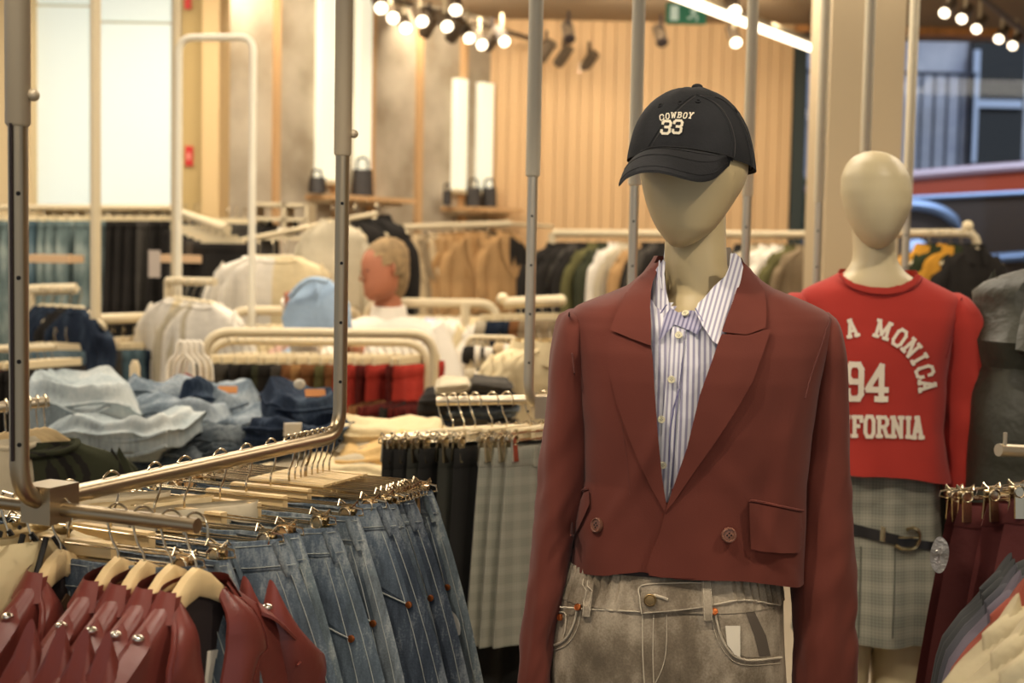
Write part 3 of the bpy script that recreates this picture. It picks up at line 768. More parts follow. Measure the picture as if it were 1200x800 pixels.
def trouser_surf(w, wb, h, th, k, fold):
    """half width, front depth for a hanging pair held flat by its waist; x in -1..1"""
    def wid(z): t = min(1, max(0, -z/h)); return lerp(w, wb, t**.8)
    def y(u, z, side):
        t = min(1, max(0, -z/h)); prof = (1-abs(u)**2.6)
        crease = .55*math.exp(-(u/.10)**2)*min(1, max(0, (t-.16)/.15))
        d = th*(prof**.5)*(1-crease)
        f = fold*(math.sin(u*(7+k) + k*1.7 + z*1.5) + .6*math.sin(u*13 + k*3 - z*3))*(.35+t)
        return side*d + f
    return wid, y
def p_trousers(key, m, mband=None, w=.18, wb=.22, h=.95, th=.02, fold=.006, loops=True, name='hanging_trousers', z0=-.118, crease=False, drawcord=False, ped=0):
    k = (hash(str(key)) % 97)/9.7 if False else sum(ord(c) for c in str(key)) % 13
    p = Proto(name); wid, yf = trouser_surf(w, wb, h, th, k, fold); nu = 28
    mb = MB(); rings = []
    for j in range(24):
        z = -h*j/23; W = wid(z); ring = []
        for s, rng in ((-1, range(-nu//2, nu//2)), (1, range(nu//2, -nu//2, -1))):
            for i in rng:
                u = i/(nu/2); ring.append(Vector((u*W, yf(u, z, s), z0+z)))
        rings.append(ring)
    mb.loft(rings, False, False); leg = p.add('legs', mb, m)
    mb = MB(); rings = []
    for z in (.004, 0, -.034, -.038):
        W = wid(z)*1.012; ring = []
        for s, rng in ((-1, range(-nu//2, nu//2)), (1, range(nu//2, -nu//2, -1))):
            for i in rng:
                u = i/(nu/2); ring.append(Vector((u*W, yf(u, z, s) + s*(.0025 if z not in (.004, -.038) else .0005), z0+z)))
        rings.append(ring)
    mb.loft(rings, False, False); band = p.add('waistband', mb, mband or m)
    if loops:
        for u in (-.62, 0.02, .6):
            b2 = MB(); y = yf(u, -.02, -1)-.005; b2.cbox((u*w, y, z0-.018), (.011, .004, .046)); p.add('belt_loop', b2, mband or m, band)
    if crease:
        for u in (-.5, .5):
            b2 = MB(); b2.tube([(u*wid(-z), yf(u, -z, -1)-.001, z0-z) for z in [i*h/16+.05 for i in range(15)]], .0018, 5); p.add('pressed_crease', b2, m, leg)
    return p
def p_jeans(key, m, seamm, dark, light, w=.19, wb=.245, h=.98, th=.02, rips=0, pocket=1, k=0, fold=.007):
    p = Proto('hanging_jeans'); _, yf = trouser_surf(w, wb, h, th, k, fold); z0 = -.094; nu = 44
    def wid(z): return w + (wb-w)*min(1, max(0, -z/h)/.42)**.85
    def wd(z): return wid(z) + .012*math.sin(min(1, -z/.25)*PI*.5)
    def S(u, z, o=.001, side=-1): return Vector((u*wd(z), yf(u, z, side) + side*o, z0+z - (.006*(1-u*u) if z > -.06 else 0)))
    def ring(z, o=0):
        r = []
        for s, rng in ((-1, range(-nu//2, nu//2)), (1, range(nu//2, -nu//2, -1))):
            for i in rng: r.append(S(i/(nu/2), z, o, s))
        return r
    mb = MB(); mb.loft([ring(-h*j/30) for j in range(31)], False, False); leg = p.add('denim_legs', mb, m)
    mb = MB(); mb.loft([ring(.004, 0), ring(.003, .0025), ring(-.018, .003), ring(-.036, .0025), ring(-.037, 0)], False, False); band = p.add('waistband', mb, dark)
    def line(pts, r=.0009, o=.0018, side=-1): r = r*.8; return MB().tube([S(u, z, o, side) for u, z in [(q.x, q.y) for q in smooth_pts([Vector((a, b, 0)) for a, b in pts], 5)]], r, 5)
    for z in (-.003, -.032): p.add('waist_stitching', line([(u/10, z) for u in range(-10, 11, 2)], .0009, .0038), seamm, band)
    for u in (-.7, -.22, .3, .72, .96):
        b2 = MB(); n0 = S(u, -.0, .006); n1 = S(u, -.046, .006)
        b2.tube([n0, (n0+n1)/2 + Vector((0, -.002, 0)), n1], [.006, .006, .006], 6, flat=.4); b = p.add('belt_loop', b2, m, band)
    # side seams: doubled pale lines down both edges
    for s in (-1, 1):
        for o in (.965, .90):
            p.add('side_seam', line([(s*o, -.04), (s*o, -.25), (s*(o-.01), -.5), (s*(o-.01), -.9)], .0010), seamm, leg)
    for o in (.02, .10): p.add('fly_stitching', line([(o, -.04), (o, -.12), (o-.01, -.2)], .0009), seamm, leg)
    p.add('inseam', line([(0, -.24), (.0, -.4), (.0, -.9)], .0012), seamm, leg)
    for s in (-1, 1):
        # pocket opening with darker pocket facing
        N = 14; g = MB()
        def fn(u, v):
            a = lerp(.50, .93, u); zt = -.040; zb = -.045 - .115*(u**.9); return S(s*a, lerp(zt, zb, v), .0016)
        g.grid(fn, N, 6); p.add('pocket_facing', g, dark, leg)
        p.add('pocket_edge', line([(s*.50, -.042), (s*.58, -.085), (s*.75, -.128), (s*.93, -.160)], .0019, .0025), seamm, leg)
        for u, z in ((.51, -.044), (.92, -.157)):
            c = S(s*u, z, .004); p.add('rivet', MB().disc(c, (0, -1, 0), .0055, .004, 12), M_copper, leg)
    c = S(.05, -.018, .006); p.add('waist_button', MB().disc(c, (0, -1, 0), .008, .004, 14), M_brass, band)
    rnd = random.Random(k*7+3)
    for i in range(rips):
        u = rnd.choice([-.55, .5, .6, -.35, .8]) + rnd.random()*.1; z = -rnd.uniform(.1, .5); g = MB()
        def fr(a, b, u=u, z=z): return S(u + (a-.5)*.11*(1-(2*b-1)**2)**.5, z + (b-.5)*.05, .0022)
        g.grid(fr, 4, 6); p.add('frayed_rip', g, light, leg)
    return p

def p_top(key, m, w=.21, h=.62, th=.05, sleeve=.5, sm=None, collar='crew', open_front=False, inner=None, name='hanging_top', z0=-.085, lap=None, k=0, fl=1.0, buttons=None, cuffs=False):
    p = Proto(name); m2 = sm or m
    rows = [(0, .062, .030), (-.012, .085, .034), (-.03, .135, .038), (-.05, .175, .042), (-.072, .195, .045), (-.12, .192, .05), (-.2, .190, th), (-.4, .195*fl, th*1.05), (-1, .205*fl, th*1.1)]
    def prof(z):
        a = itab([(-r[0], r[1], r[2]) for r in rows], -z*.62/h if z < -.2 else -z); return a[0]*w/.195, a[1]*th/.05
    def S(th_, z):
        a, b = prof(z); c, s = math.cos(th_), math.sin(th_); t = min(1, -z/h)
        wob = .5*th*(.16 + .2*t)*(math.sin(c*9 + k) + .5*math.sin(c*17 + k*2 + z*6))
        return Vector((math.copysign(abs(c)**.8, c)*a, math.copysign(abs(s)**.8, s)*b + wob*abs(s), z0+z))
    n = 44; zs = [0, -.006, -.012, -.02, -.03, -.04, -.05, -.06, -.072, -.09, -.12] + [-.12-(h-.12)*j/14 for j in range(1, 15)]
    mb = MB(); mb.loft([[S(2*PI*i/n, z) for i in range(n)] for z in zs], False, False)
    if open_front:      # open down the front, showing what is inside
        mb.f = [f for f in mb.f if not (sum(mb.v[i].y for i in f)/4 < 0 and abs(sum(mb.v[i].x for i in f)/4 - .01*0) < .016 + .05*max(0, 1-(z0-sum(mb.v[i].z for i in f)/4)/(.30)))]
    body = p.add('body', mb, m)
    if open_front:
        mb = MB(); mb.loft([[S(2*PI*i/n, z)*1.0*Vector((0,0,0)).length if False else Vector((S(2*PI*i/n, z).x*.96, S(2*PI*i/n, z).y*.55, z0+z)) for i in range(n)] for z in zs], False, False); p.add('lining', mb, inner or M_lining, body)
    if sleeve:
        for s in (-1, 1):
            rings = []; W = w
            for j in range(14):
                t = j/13; x = s*(W*(.88 + .20*math.sin(min(1, t*2.2)*PI/2)) + .012*t); z = z0 - .055 - sleeve*t
                r = lerp(.052, .036, t)*(min(1, .35+t*6))
                rings.append([Vector((x + math.cos(a)*r, .006*math.sin(t*9+k) + math.sin(a)*r*.75*(1+.1*math.sin(t*12+a)), z + .035*math.cos(a)*s*-1*max(0, 1-t*4))) for a in [2*PI*q/16 for q in range(16)]])
            mb = MB(); mb.loft(rings, True, False); sl = p.add('sleeve', mb, m2)
            if cuffs:
                mb = MB(); c0 = rings[-1]; ce = sum(c0, Vector())/16
                mb.loft([[ce + (v-ce)*1.06 + Vector((0,0,.03)) for v in c0], [ce + (v-ce)*1.06 - Vector((0,0,.012)) for v in c0]], False, False); p.add('cuff', mb, m2, sl)
    if collar == 'crew':
        mb = MB(); mb.tube([Vector((math.cos(a)*.068*w/.195, math.sin(a)*.034, z0 - .004 - .018*max(0, -math.sin(a)))) for a in [2*PI*q/24 for q in range(25)]], .007, 8, False); p.add('neckband', mb, m2, body)
    elif collar == 'shirt' or collar == 'lapel':
        mb = MB()
        def fn(u, v):
            a = PI*1.5 + (u-.5)*2*PI*.93; return Vector((math.cos(a)*(.066+.02*v), math.sin(a)*(.034+.016*v), z0 + .022 - .045*v - .03*max(0, -math.sin(a))*v - .012*max(0, -math.sin(a))))
        def fn2(u, v):
            a = PI/2 + (u-.5)*2*PI*.93; return Vector((math.cos(a)*(.066+.02*v), math.sin(a)*(.036+.016*v), z0 + .022 - .045*v - .035*max(0, -math.sin(a))*v - .012*max(0, -math.sin(a))))
        mb.grid(fn2, 28, 4); p.add('collar', mb, m2, body)
        if collar == 'lapel':
            L = lap or .26
            for s in (-1, 1):
                g = MB()
                def fl_(u, v):
                    z = -.005 - L*v; wd_ = (.014 + .058*math.sin(min(1, v*1.6)*PI/2)*(1-v)**.6 + .004)
                    x = s*(.058*(1-v)**.8 + .006 + u*wd_); a, b = prof(z); ff = (1-min(1, abs(x)/a)**2)**.5
                    return Vector((x, -b*ff - .008 - .012*math.sin(u*PI*.8)*(1-v*.5), z0+z + .012*u*(1-v)))
                g.grid(fl_, 8, 16); p.add('lapel', g, m2, body)
    if buttons:
        for q in range(4):
            z = -.12 - q*.1; a, b = prof(z); p.add('button', MB().disc((.004, -b-.004-.5*th*.3, z0+z), (0,-1,0), .007, .004, 10), buttons, body)
    return p
# ================================================================ ceiling hung rails in front
RZ = 1.21
A = P(22, 586, 1.75); Bp = P(396, 503, 2.47); 
Az = RZ
def pole_top(x, Y, z): return Vector((x, Y, z))
def hung_frame(label, pts, sleeves, r, m_low, m_up, extra=None, holes=True, group=None, rs=None, knob=True):
    """pts: list of world points top..bottom..top; sleeves: indices of pole ends with painted upper sleeves"""
    t = thing('hanging_rail', Vector((pts[1].x, pts[1].y, 0)), label, 'clothes rail', group)
    mb = MB(); mb.tube(fillet(pts, .055, 8), r, 16); part('tube', mb, m_low, t)
    for (x, y, zs) in sleeves:
        s = part('sleeve', MB().tube([(x, y, zs), (x, y, zs+.004), (x, y, 3.2)], [r*1.05, rs or r*1.3, rs or r*1.3], 20), m_up, t)
        if knob: part('screw_knob', MB().ball((x + (rs or r*1.3) + .004, y, zs+.04), .008, 12, 8), m_up, s)
        part('ceiling_plate', MB().lathe((x, y, 3.18), [(.001, 0), (.05, 0), (.05, .02), (.001, .02)], 20), m_up, t)
        if holes:
            h = MB()
            d = (CAM - Vector((x, y, 1.5))); d.z = 0; d.normalize()
            for k in range(5): h.disc(Vector((x, y, zs-.085-k*.107)) + d*r, d, r*.24, .002, 10)
            part('adjustment_hole', h, M_hole, t)
    if extra: extra(t)
    return t
ax_, bx_ = XS(23, RZ, 1.75), XS(398, RZ, 2.47)
PA = Vector((ax_, 1.75, RZ)); PB = Vector((bx_, 2.47, RZ)); U = (PB-PA).normalized(); V_ = Vector((U.y, -U.x, 0))
def exA(t):
    c = PA + U*.055
    part('bracket', MB().cbox(c + Vector((0,0,-.004)), (.05, .055, .05), math.atan2(V_.y, V_.x)), M_steelA, t, False)
    p0 = PA + U*.055 - V_*.30; p1 = PA + U*.055 + V_*.240
    part('side_arm', MB().tube([p0 - Vector((0,0,.012)), p1 - Vector((0,0,.012))], .0098, 16), M_steelA, t)
    g = MB()
    d = V_*.0135*-1
    g.tube([PA + Vector((.0, 0, 1.70-RZ)) + Vector((-.004,-.0135,0)), PA + Vector((-.004,-.0135,.06))], .0022, 6)
    part('groove', g, M_lining, t)
hung_frame('large bronze steel hanging rail at the left holding hangers of blue jeans', [PA + Vector((0,0,.52)), PA, PB, PB + Vector((0,0,.52))], [(PA.x, PA.y, 1.697), (PB.x, PB.y, 1.716)], .0125, M_steelA, M_poleA, exA, True, rs=.0158)
# poles to the right
def low_frame(label, pc, Y, zs, direction, ln, group='steel rails hung from the ceiling'):
    x = XS(pc, RZ, Y); p0 = Vector((x, Y, RZ)); p1 = p0 + direction.normalized()*ln
    return hung_frame(label, [p0 + Vector((0,0,.52)), p0, p1, p1 + Vector((0,0,.52))], [(p0.x, p0.y, zs), (p1.x, p1.y, zs)], .0115, M_steel, M_pole, None, True, group, rs=.0150, knob=False)
PC = Vector((XS(619, RZ, 3.0), 3.0, RZ)); PD = Vector((XS(741, 1.5, 3.3), 3.3, RZ))
def exC(t):
    part('bracket', MB().cbox(PC + Vector((.03, .02, -.002)), (.04, .04, .05), .2), M_steel, t, False)
    part('side_arm', MB().tube([P(512, 470, 3.08), P(610, 468, 3.06), P(700, 466, 3.04)], .0105, 14), M_steel, t)
hung_frame('ceiling hung steel rail left of the front mannequin holding black and checked trousers', [PC + Vector((0,0,.52)), PC, PD, PD + Vector((0,0,.52))], [(PC.x, PC.y, 1.714), (PD.x, PD.y, 1.714)], .0115, M_steel, M_pole, exC, True, rs=.0158, knob=False)
for (a, b, ya, yb, lab) in ((877, 962, 3.77, 4.1, 'ceiling hung pole frame behind the front mannequin shoulder'), (1017, 1067, 4.0, 4.5, 'ceiling hung pole frame behind the head of the rear mannequin')):
    p0 = Vector((XS(a - (4 if a < 1000 else 8), 1.5, ya), ya, RZ)); p1 = Vector((XS(b - 5 - (2 if b > 1000 else 0), 1.5, yb), yb, RZ))
    hung_frame(lab, [p0 + Vector((0,0,.52)), p0, p1, p1 + Vector((0,0,.52))], [(p0.x, p0.y, 1.715), (p1.x, p1.y, 1.715)], .0125, M_steel, mat('pale_greige_paint', (222, 210, 180), .45), None, True, rs=.0155, knob=False)
ru = math.atan2(V_.y, V_.x)                      # hangers across the big rail

# ---------------------------------------------------------------- blue jeans
J = [denim('denim_mid', (84, 94, 102), (164, 168, 164)), denim('denim_light', (112, 120, 124), (192, 192, 182)), denim('denim_dark', (62, 70, 80), (138, 144, 146)), denim('denim_grey', (98, 108, 112), (178, 180, 170))]
JD = denim('denim_waist', (80, 90, 100), (146, 152, 152))
JS = mat('pale_denim_thread', (144, 148, 142), .9); JR = mat('frayed_white_denim', (206, 204, 194), .95)
jsp = [(.07,0,0),(.155,3,0),(.25,0,0),(.32,3,0),(.41,0,0),(.48,1,0),(.55,2,0),(.605,0,0),(.655,2,0),(.735,3,0)]
for i, (t, c, jx) in enumerate(jsp):
    q = PA + U*t + U*.02 + Vector((0, 0, .0165)); tw = R(random.Random(i).uniform(-3.5, 3.5))
    hp = proto(('ch', i % 3), lambda: p_clip_hanger(.205, i, clipm=M_woodedge if i % 3 == 0 else M_hook))
    lab = 'wood and wire clip hanger holding the %s pair of blue jeans from the left' % ORD[i]
    hp.spawn(q, ru + tw, lab, 'hanger', 'clip hangers on the big left rail')
    jp = proto(('j', c, i % 4), lambda: p_jeans('j%d' % i, J[c], JS, JD if c != 1 else J[0], JR, rips=[0, 2, 1, 2][i % 4], k=i*1.3 % 5, w=.215, wb=.345, th=.032, fold=.014))
    nm = ['mid blue', 'light blue washed', 'dark blue', 'grey blue faded'][c]
    dz = [0, .0, -.004, .004, -.008, .003][i % 6]
    jp.spawn(q + Vector((0, 0, dz)), ru + tw, '%s denim jeans, %s pair from the left on the big steel rail' % (nm, ORD[i]), 'jeans', 'blue jeans on the big left rail', ry=R([0, 1.5, -1.2, .8][i % 4]))
for i in range(7):    # empty clip hangers pushed to the back end of the rail
    q = PB - U*(.055 + .018*i) + Vector((0, 0, .0165))
    proto(('ch', i % 3), lambda: p_clip_hanger(.19, i)).spawn(q, ru + R(-4 + i*1.5), 'empty clip hanger at the far end of the big rail, %s from the bend' % ORD[i], 'hanger', 'empty hangers at the far end of the big rail')

# ---------------------------------------------------------------- wine leather jackets
def p_leather():
    p = Proto('leather_jacket'); z0 = -.092
    def prof(z): return itab([(0,.056,.018),(.02,.080,.022),(.045,.118,.025),(.07,.150,.026),(.095,.176,.027),(.12,.192,.027),(.2,.20,.03),(.6,.215,.034)], -z)
    def S(a, z, o=0):
        A_, B_ = prof(z); c, s = math.cos(a), math.sin(a)
        w = .003*math.sin(c*8+z*20)*abs(s)
        return Vector((math.copysign(abs(c)**.8, c)*(A_+o), math.copysign(abs(s)**.8, s)*(B_+o) + w, z0+z))
    zs = [0,-.008,-.016,-.03,-.045,-.06,-.075,-.09,-.11] + [-.11-.04*j for j in range(1, 12)]
    mb = MB(); n = 72
    def x0(z): return itab([(0,.040),(.02,.052),(.06,.054),(.12,.048),(.3,.030),(.6,.02)], -z)[0]
    def SB(u, v):
        i = min(len(zs)-1, int(round(v*(len(zs)-1)))); z = zs[i]; A_ = prof(z)[0]; ac = math.acos(min(.98, (x0(z)/A_)**1.25)); return S(lerp(-ac, PI+ac, u), z)
    mb.grid(SB, n, len(zs)-1); o = len(mb.v)
    b = p.add('body', mb, M_leather)
    mb = MB(); mb.loft([[Vector((S(2*PI*i/n, z).x*.97, S(2*PI*i/n, z).y*.4+.006, z0+z-.004)) for i in range(n)] for z in zs], False, False); p.add('lining', mb, M_lining, b)
    for s in (-1, 1):
        rings = []
        for j in range(18):
            t = j/17; x = s*(.168 + .062*math.sin(min(1, t*2.4)*PI/2) + .01*t); z = z0 - .065 - .5*t; r = lerp(.062, .045, t)*min(1, .3+t*7)
            r *= 1 + .03*math.sin(t*40)*(1 if .2 < t < .5 else 0)
            rings.append([Vector((x + math.cos(a)*r*.95, -.003*math.sin(t*15) + math.sin(a)*r*.62, z - s*math.cos(a)*.045*max(0, 1-t*4))) for a in [2*PI*q/24 for q in range(24)]])
        mb = MB(); mb.loft(rings, True, False); sl = p.add('sleeve', mb, M_leather)
        # shoulder seam and epaulette with a snap
        mb = MB(); mb.tube([Vector((s*(.166 + .03*math.sin(a)), -.034*math.cos(a), z0 - .088 - .05*abs(math.cos(a)) + .0)) for a in [PI*q/12 for q in range(0, 13)]], .0022, 6); p.add('armhole_piping', mb, M_leather, sl)
        mb = MB()
        def ep(u, v):
            x = s*lerp(.105, .205, u); zz = z0 - lerp(.036, .118, u**1.1) + (.004 if s < 0 else -.012)
            wv = .019*(1 if u > .12 else .4 + .6*u/.12); return Vector((x, lerp(-wv, wv, v) - .014, zz + .007 + .003*math.sin(v*PI) - .020*abs(v-.5)*2*.5))
        mb.grid(ep, 10, 6); o = len(mb.v); mb.grid(lambda u, v: ep(u, v) - Vector((0,0,.005)), 10, 6); rim_faces(mb, o, 10, 6)
        e = p.add('epaulette', mb, M_leather, b)
        c = ep(.16, .4) + Vector((0, 0, .002)); p.add('snap_button', MB().ball(c, (.0078, .0078, .005), 14, 8), M_chrome, e)
        # big notched lapel, broad at the chest, rolled at the edge
        mb = MB(); 
        def lp(u, v):
            ci, co, hz = itab([(0,.034,.052,0),(.10,.030,.078,.0),(.17,.026,.094,.012),(.2,.026,.100,.018),(.25,.022,.078,.008),(.32,.016,.068,0),(.5,-.004,.052,0),(.75,-.016,.030,0),(1,-.02,-.008,0)], v)
            x = s*lerp(ci, co, u); z = -.012 - .34*v - hz*u; rise = .018*math.sin(u*PI*.62) + .006
            y = -.024 - rise*(.6 + .6*math.sin(min(1, v*4)*PI/2)) + .010*u*u
            if v < .1: y += .022*(1-v/.1)
            return Vector((x, y, z0 + z + .004))
        mb.grid(lp, 10, 24); o = len(mb.v); mb.grid(lambda u, v: lp(u, v) + Vector((0,.004,0)), 10, 24); rim_faces(mb, o, 10, 24)
        l = p.add('lapel', mb, M_leather, b)
        p.add('lapel_piping', MB().tube([lp(.93, v/24)+Vector((0,-.001,0)) for v in range(1, 24)], .0013, 5), M_leather, l)
        c = lp(.75, .72); p.add('snap_button', MB().ball(c + Vector((0,-.001,0)), (.0065,.004,.0065), 14, 8), M_chrome, l)
        c = lp(.62, .44); 
    mb = MB()
    def cf(u, v):
        a = (u-.5)*PI*1.35 + PI/2; return Vector((math.cos(a)*(.058+.022*v), math.sin(a)*(.024+.020*v), z0 + .012 - .035*v - .012*abs(u-.5)))
    mb.grid(cf, 24, 5); p.add('collar', mb, M_leather, b)
    mb = MB(); mb.cbox((.022, -.006, -.215), (.024, .0015, .075), ry=R(8)); p.add('paper_tag', mb, M_tag, label='white paper price tag')
    mb = MB(); mb.tube([Vector((-.058, -.034, z0-.1)), Vector((-.062, -.036, z0-.3)), Vector((-.062, -.04, z0-.52))], .003, 6); p.add('zip', mb, M_chrome, b)
    return p
lj = p_leather(); th_ = p_top_hanger(.165, None, .105, 1.15, 1.15)
armd = V_; rl = math.atan2(U.y, U.x)
a0 = PA + U*.055 + Vector((0, 0, .0005))
for i, px in enumerate((70, 138, 168, 201, 235)):
    # solve arm position that shows at this column
    best = min([(abs(600 + F*((a0 + V_*(s/500)).x)/((a0 + V_*(s/500)).y) - px), s/500) for s in range(-150, 120)])[1]
    q = a0 + V_*best
    lab = ['leftmost wine red leather jacket, hanging apart from the other four', 'wine red leather jacket, second from the left at the front corner', 'wine red leather jacket in the middle of the five', 'wine red leather jacket, fourth from the left with a shiny shoulder snap', 'wine red leather jacket at the rail end, open front showing a paper tag'][i]
    tw = R([3, -1, 1, -2, -4][i])
    th_.spawn(q, rl + tw, ['leftmost','second','third','fourth','last'][i] + ' pale wooden hanger in the row of leather jackets', 'hanger', 'wooden hangers of the leather jackets')
    lj.spawn(q, rl + tw, lab, 'jacket', 'wine leather jackets on the side arm')
# cream tops with black piping and beige garments left of the jackets
crm = mat('cream_satin', (206, 186, 140), .6, bump=(8, .5, .03)); blk = mat('black_piping', (22, 19, 17), .7)
def p_piped():
    p = p_top('piped', crm, sleeve=0, collar='none', h=.75, name='piped_top', z0=-.02, th=.045)
    for s in (-1, 1):
        p.add('piping', MB().tube([(s*.006, -.040, -.015), (s*.05, -.060, -.09), (s*.10, -.064, -.19), (s*.15, -.060, -.29)], .004, 6), blk, 0)
    mb = MB(); mb.cbox((.02, -.066, -.13), (.075, .003, .045), ry=R(40)); p.add('brown_patch', mb, mat('brown_velvet', (84, 58, 34), .8), 0)
    return p
pp = p_piped()
for i, s in enumerate((-.035, -.075, -.115)):
    q = a0 + V_*s - Vector((0, 0, .0)); q.z -= .035
    pp.spawn(q, rl - R(8), 'cream sleeveless top with black piping and brown patch, %s from the jackets' % ORD[i], 'top', 'cream piped tops at the left edge')
    proto('hookonly', lambda: p_simple_hanger(.12, M_wood)).spawn(q + Vector((0,0,.035)), rl - R(8), 'thin hanger of the %s cream piped top' % ORD[i], 'hanger', 'hangers of the cream piped tops')
# ================================================================ rear mannequin
Y2 = 3.15
B2 = base_of(1028, 400, Y2)
man2 = thing('mannequin', B2, 'pale bald mannequin behind the blazer figure, in a red sweatshirt and checked skirt', 'mannequin')
mb = MB()
mb.loft(silo([(176.5,1018,1032,.02,.01),(180,1006,1045,.05,.01),(190,995,1057,.075,.008),(205,988,1064,.092,.005),(225,986.5,1066.5,.098,0),(243,989,1065,.095,-.006),(258,993,1058,.085,-.012),(272,999,1050,.068,-.02),(282,1006,1043,.05,-.026),(289,1014,1034,.028,-.03),(292,1020,1028,.01,-.032)], Y2, 40, 5, 2.1))
mb.loft(silo([(240,1010,1052,.04,.04),(270,1003,1052,.05,.03),(295,1003,1052,.052,.02),(308,1001,1054,.055,.018),(320,992,1064,.06,.016),(330,975,1082,.065,.014),(342,955,1100,.07,.012),(352,940,1112,.078,.01),(380,938,1112,.09,.01)], Y2, 40, 5, 2.1))
mb.loft(silo([(380,938,1112,.09,.01),(450,955,1095,.09,0),(540,970,1088,.085,0),(600,965,1095,.095,0),(700,955,1100,.11,0),(745,952,1100,.10,0)], Y2, 32, 14, 2.3))
for s, rows in ((-1, [(360,920,946,.03,0),(450,905,932,.035,0),(600,900,922,.028,-.02),(640,901,920,.02,-.025),(680,903,915,.012,-.03)]), (1, [(362,1108,1134,.03,0),(450,1120,1146,.035,0),(600,1128,1150,.028,-.02),(640,1130,1149,.02,-.025),(680,1133,1145,.012,-.03)])):
    mb.loft(silo(rows, Y2, 18, 12, 2))
leg(mb, P(985, 800, Y2).x, Y2, .82); leg(mb, P(1052, 800, Y2).x, Y2, .82)
e = P(1065, 232, Y2 + .01)
mb.ball(e, (.006, .014, .026), 12, 8)
part('body', mb, M_skin2, man2, mod=subsurf(1))
part('base_plate', MB().lathe((B2.x, B2.y, 0), [(.001, 0), (.19, 0), (.19, .008), (.17, .012), (.001, .012)], 32), M_steel, man2)
sw = thing('red_sweatshirt', B2 + Vector((0, 0, 1.1)), 'cropped red sweatshirt with cream college lettering on the rear mannequin', 'sweatshirt')
def sww(th, py): return .005*nz(math.cos(th)*3, math.sin(th)*2, py*.02) + .003*math.sin(math.cos(th)*8+py*.03)*max(0, (py-430)/140)
srow = [(321,984,1079,.062,.016),(327,972,1088,.072,.014),(334,955,1102,.085,.012),(341,942,1116,.092,.01),(350,936,1126,.10,.008),(370,936,1122,.115,.004),(400,942,1112,.125,0),(440,948,1104,.130,0),(500,950,1102,.130,0),(530,946,1108,.132,0),(546,944,1112,.132,0)]
mb = MB(); mb.loft(silo(srow, Y2, 120, 4, 2.35, sww), False, False); swb = mb.bvh()
NK2 = [(985,300),(1078,300),(1074,326),(1062,334),(1042,338.5),(1020,338.5),(1000,334),(988,325)]
mb.f = [f for f in mb.f if not (poly_in(topx(sum((mb.v[i] for i in f), Vector())/4), NK2) and mb.v[f[0]].y < Y2)]
for v in mb.v:
    x, y = topx(v)
    if y > 510: v.z -= (y-510)/50*(.006*math.sin(x*.045) + .030*max(0, (x-1030)/80))
part('sweatshirt_body', mb, M_red, sw)
cbx = MB(); cbx.loft(silo([(308,970,1092,.062,.016),(320,968,1094,.070,.014),(331,955,1100,.083,.012),(345,945,1115,.095,.01),(352,940,1120,.10,.01)], Y2, 80, 4, 2.3), False, False); cbb = cbx.bvh()
panel('neckband', [(983,321),(988,330),(1000,338),(1018,343),(1040,345),(1060,341),(1072,334),(1079,323),(1075,320.5),(1068,328),(1056,334),(1040,337),(1020,336),(1002,332),(990,325),(986,319)], cbb, M_red, sw, .008, .007, 3)
seam('neckband_stitching', [(984,325),(1000,341),(1018,346.5),(1040,348),(1060,344),(1074,336),(1079,327)], cbb, mat('dark_red_thread', (122,26,26), .9), sw, .0012, .006)
bk2 = MB(); nk = silo([(316,987,1077,.06,.02),(324,983,1081,.064,.018)], Y2, 40, 4, 2.2); bk2.loft(nk, False, False); bk2.f = [f for f in bk2.f if sum(bk2.v[i].y for i in f)/4 > Y2 + .02]; part('neckband_back', bk2, M_red, sw)
def sl2(rows, k):
    def w(th, py): return .006*nz(math.cos(th)*2+k, math.sin(th)*2, py*.03) + .003*math.sin(py*.09+k+2*math.cos(th))*max(0, min(1, (py-450)/80))
    m = MB(); m.loft(silo(rows, Y2, 36, 6, 2.15, w), True, False); return m
part('sleeve', sl2([(343,1112,1124,.02,.005),(350,1104,1136,.05,.005),(362,1100,1145,.075,.004),(380,1100,1152,.085,.002),(420,1100,1160,.085,0),(470,1101,1165,.082,0),(520,1104,1168,.078,-.01),(560,1106,1169,.074,-.015),(600,1110,1168,.065,-.02),(625,1116,1162,.05,-.02)], 2), M_red, sw)
part('sleeve', sl2([(343,928,942,.02,.005),(350,916,948,.05,.005),(362,908,950,.075,.004),(380,902,950,.085,.002),(420,894,950,.085,0),(470,888,948,.082,0),(520,886,946,.078,-.01),(560,886,944,.074,-.015),(600,888,940,.065,-.02),(625,892,934,.05,-.02)], 6), M_red, sw)
seam('shoulder_seam', [(1127,349),(1122,370),(1115,395),(1108,420)], swb, mat('dark_red_thread', (122,26,26), .9), sw, .0014, .001)
cx_, cy_, rr_ = 1013, 457, 74
arc = [('S',-71),('A',-57),('N',-41.5),('T',-27),('A',-11.5),('M',17),('O',34),('N',48),('I',60.5),('C',73),('A',86)]
it = []
for ch, a in arc:
    w_ = {'M': 17, 'I': 9, 'N': 14}.get(ch, 13)
    it.append((ch, cx_ + rr_*math.sin(R(a)), cy_ - rr_*math.cos(R(a)), w_, 19.5, R(a), 0))
glyphs('arched_word', it[:5], swb, M_print, sw, .20, .004, 3.0, label='cream arched word SANTA')
glyphs('arched_word', it[5:], swb, M_print, sw, .20, .004, 3.0, label='cream arched word MONICA')
glyphs('number', [('9',1001.5,447,19.5,40,.02,0),('4',1027.5,448.5,23,40,.02,0)], swb, M_print, sw, .17, .004, 3.0, label='cream number 94')
word = 'CALIFORNIA'; xs = [942,955.5,968,978,990.5,1004,1020,1037,1050.5,1073.5]; xs = [936,950,964,976,988.5+0,1003,1020.5,1038.5,1056,1073.5]
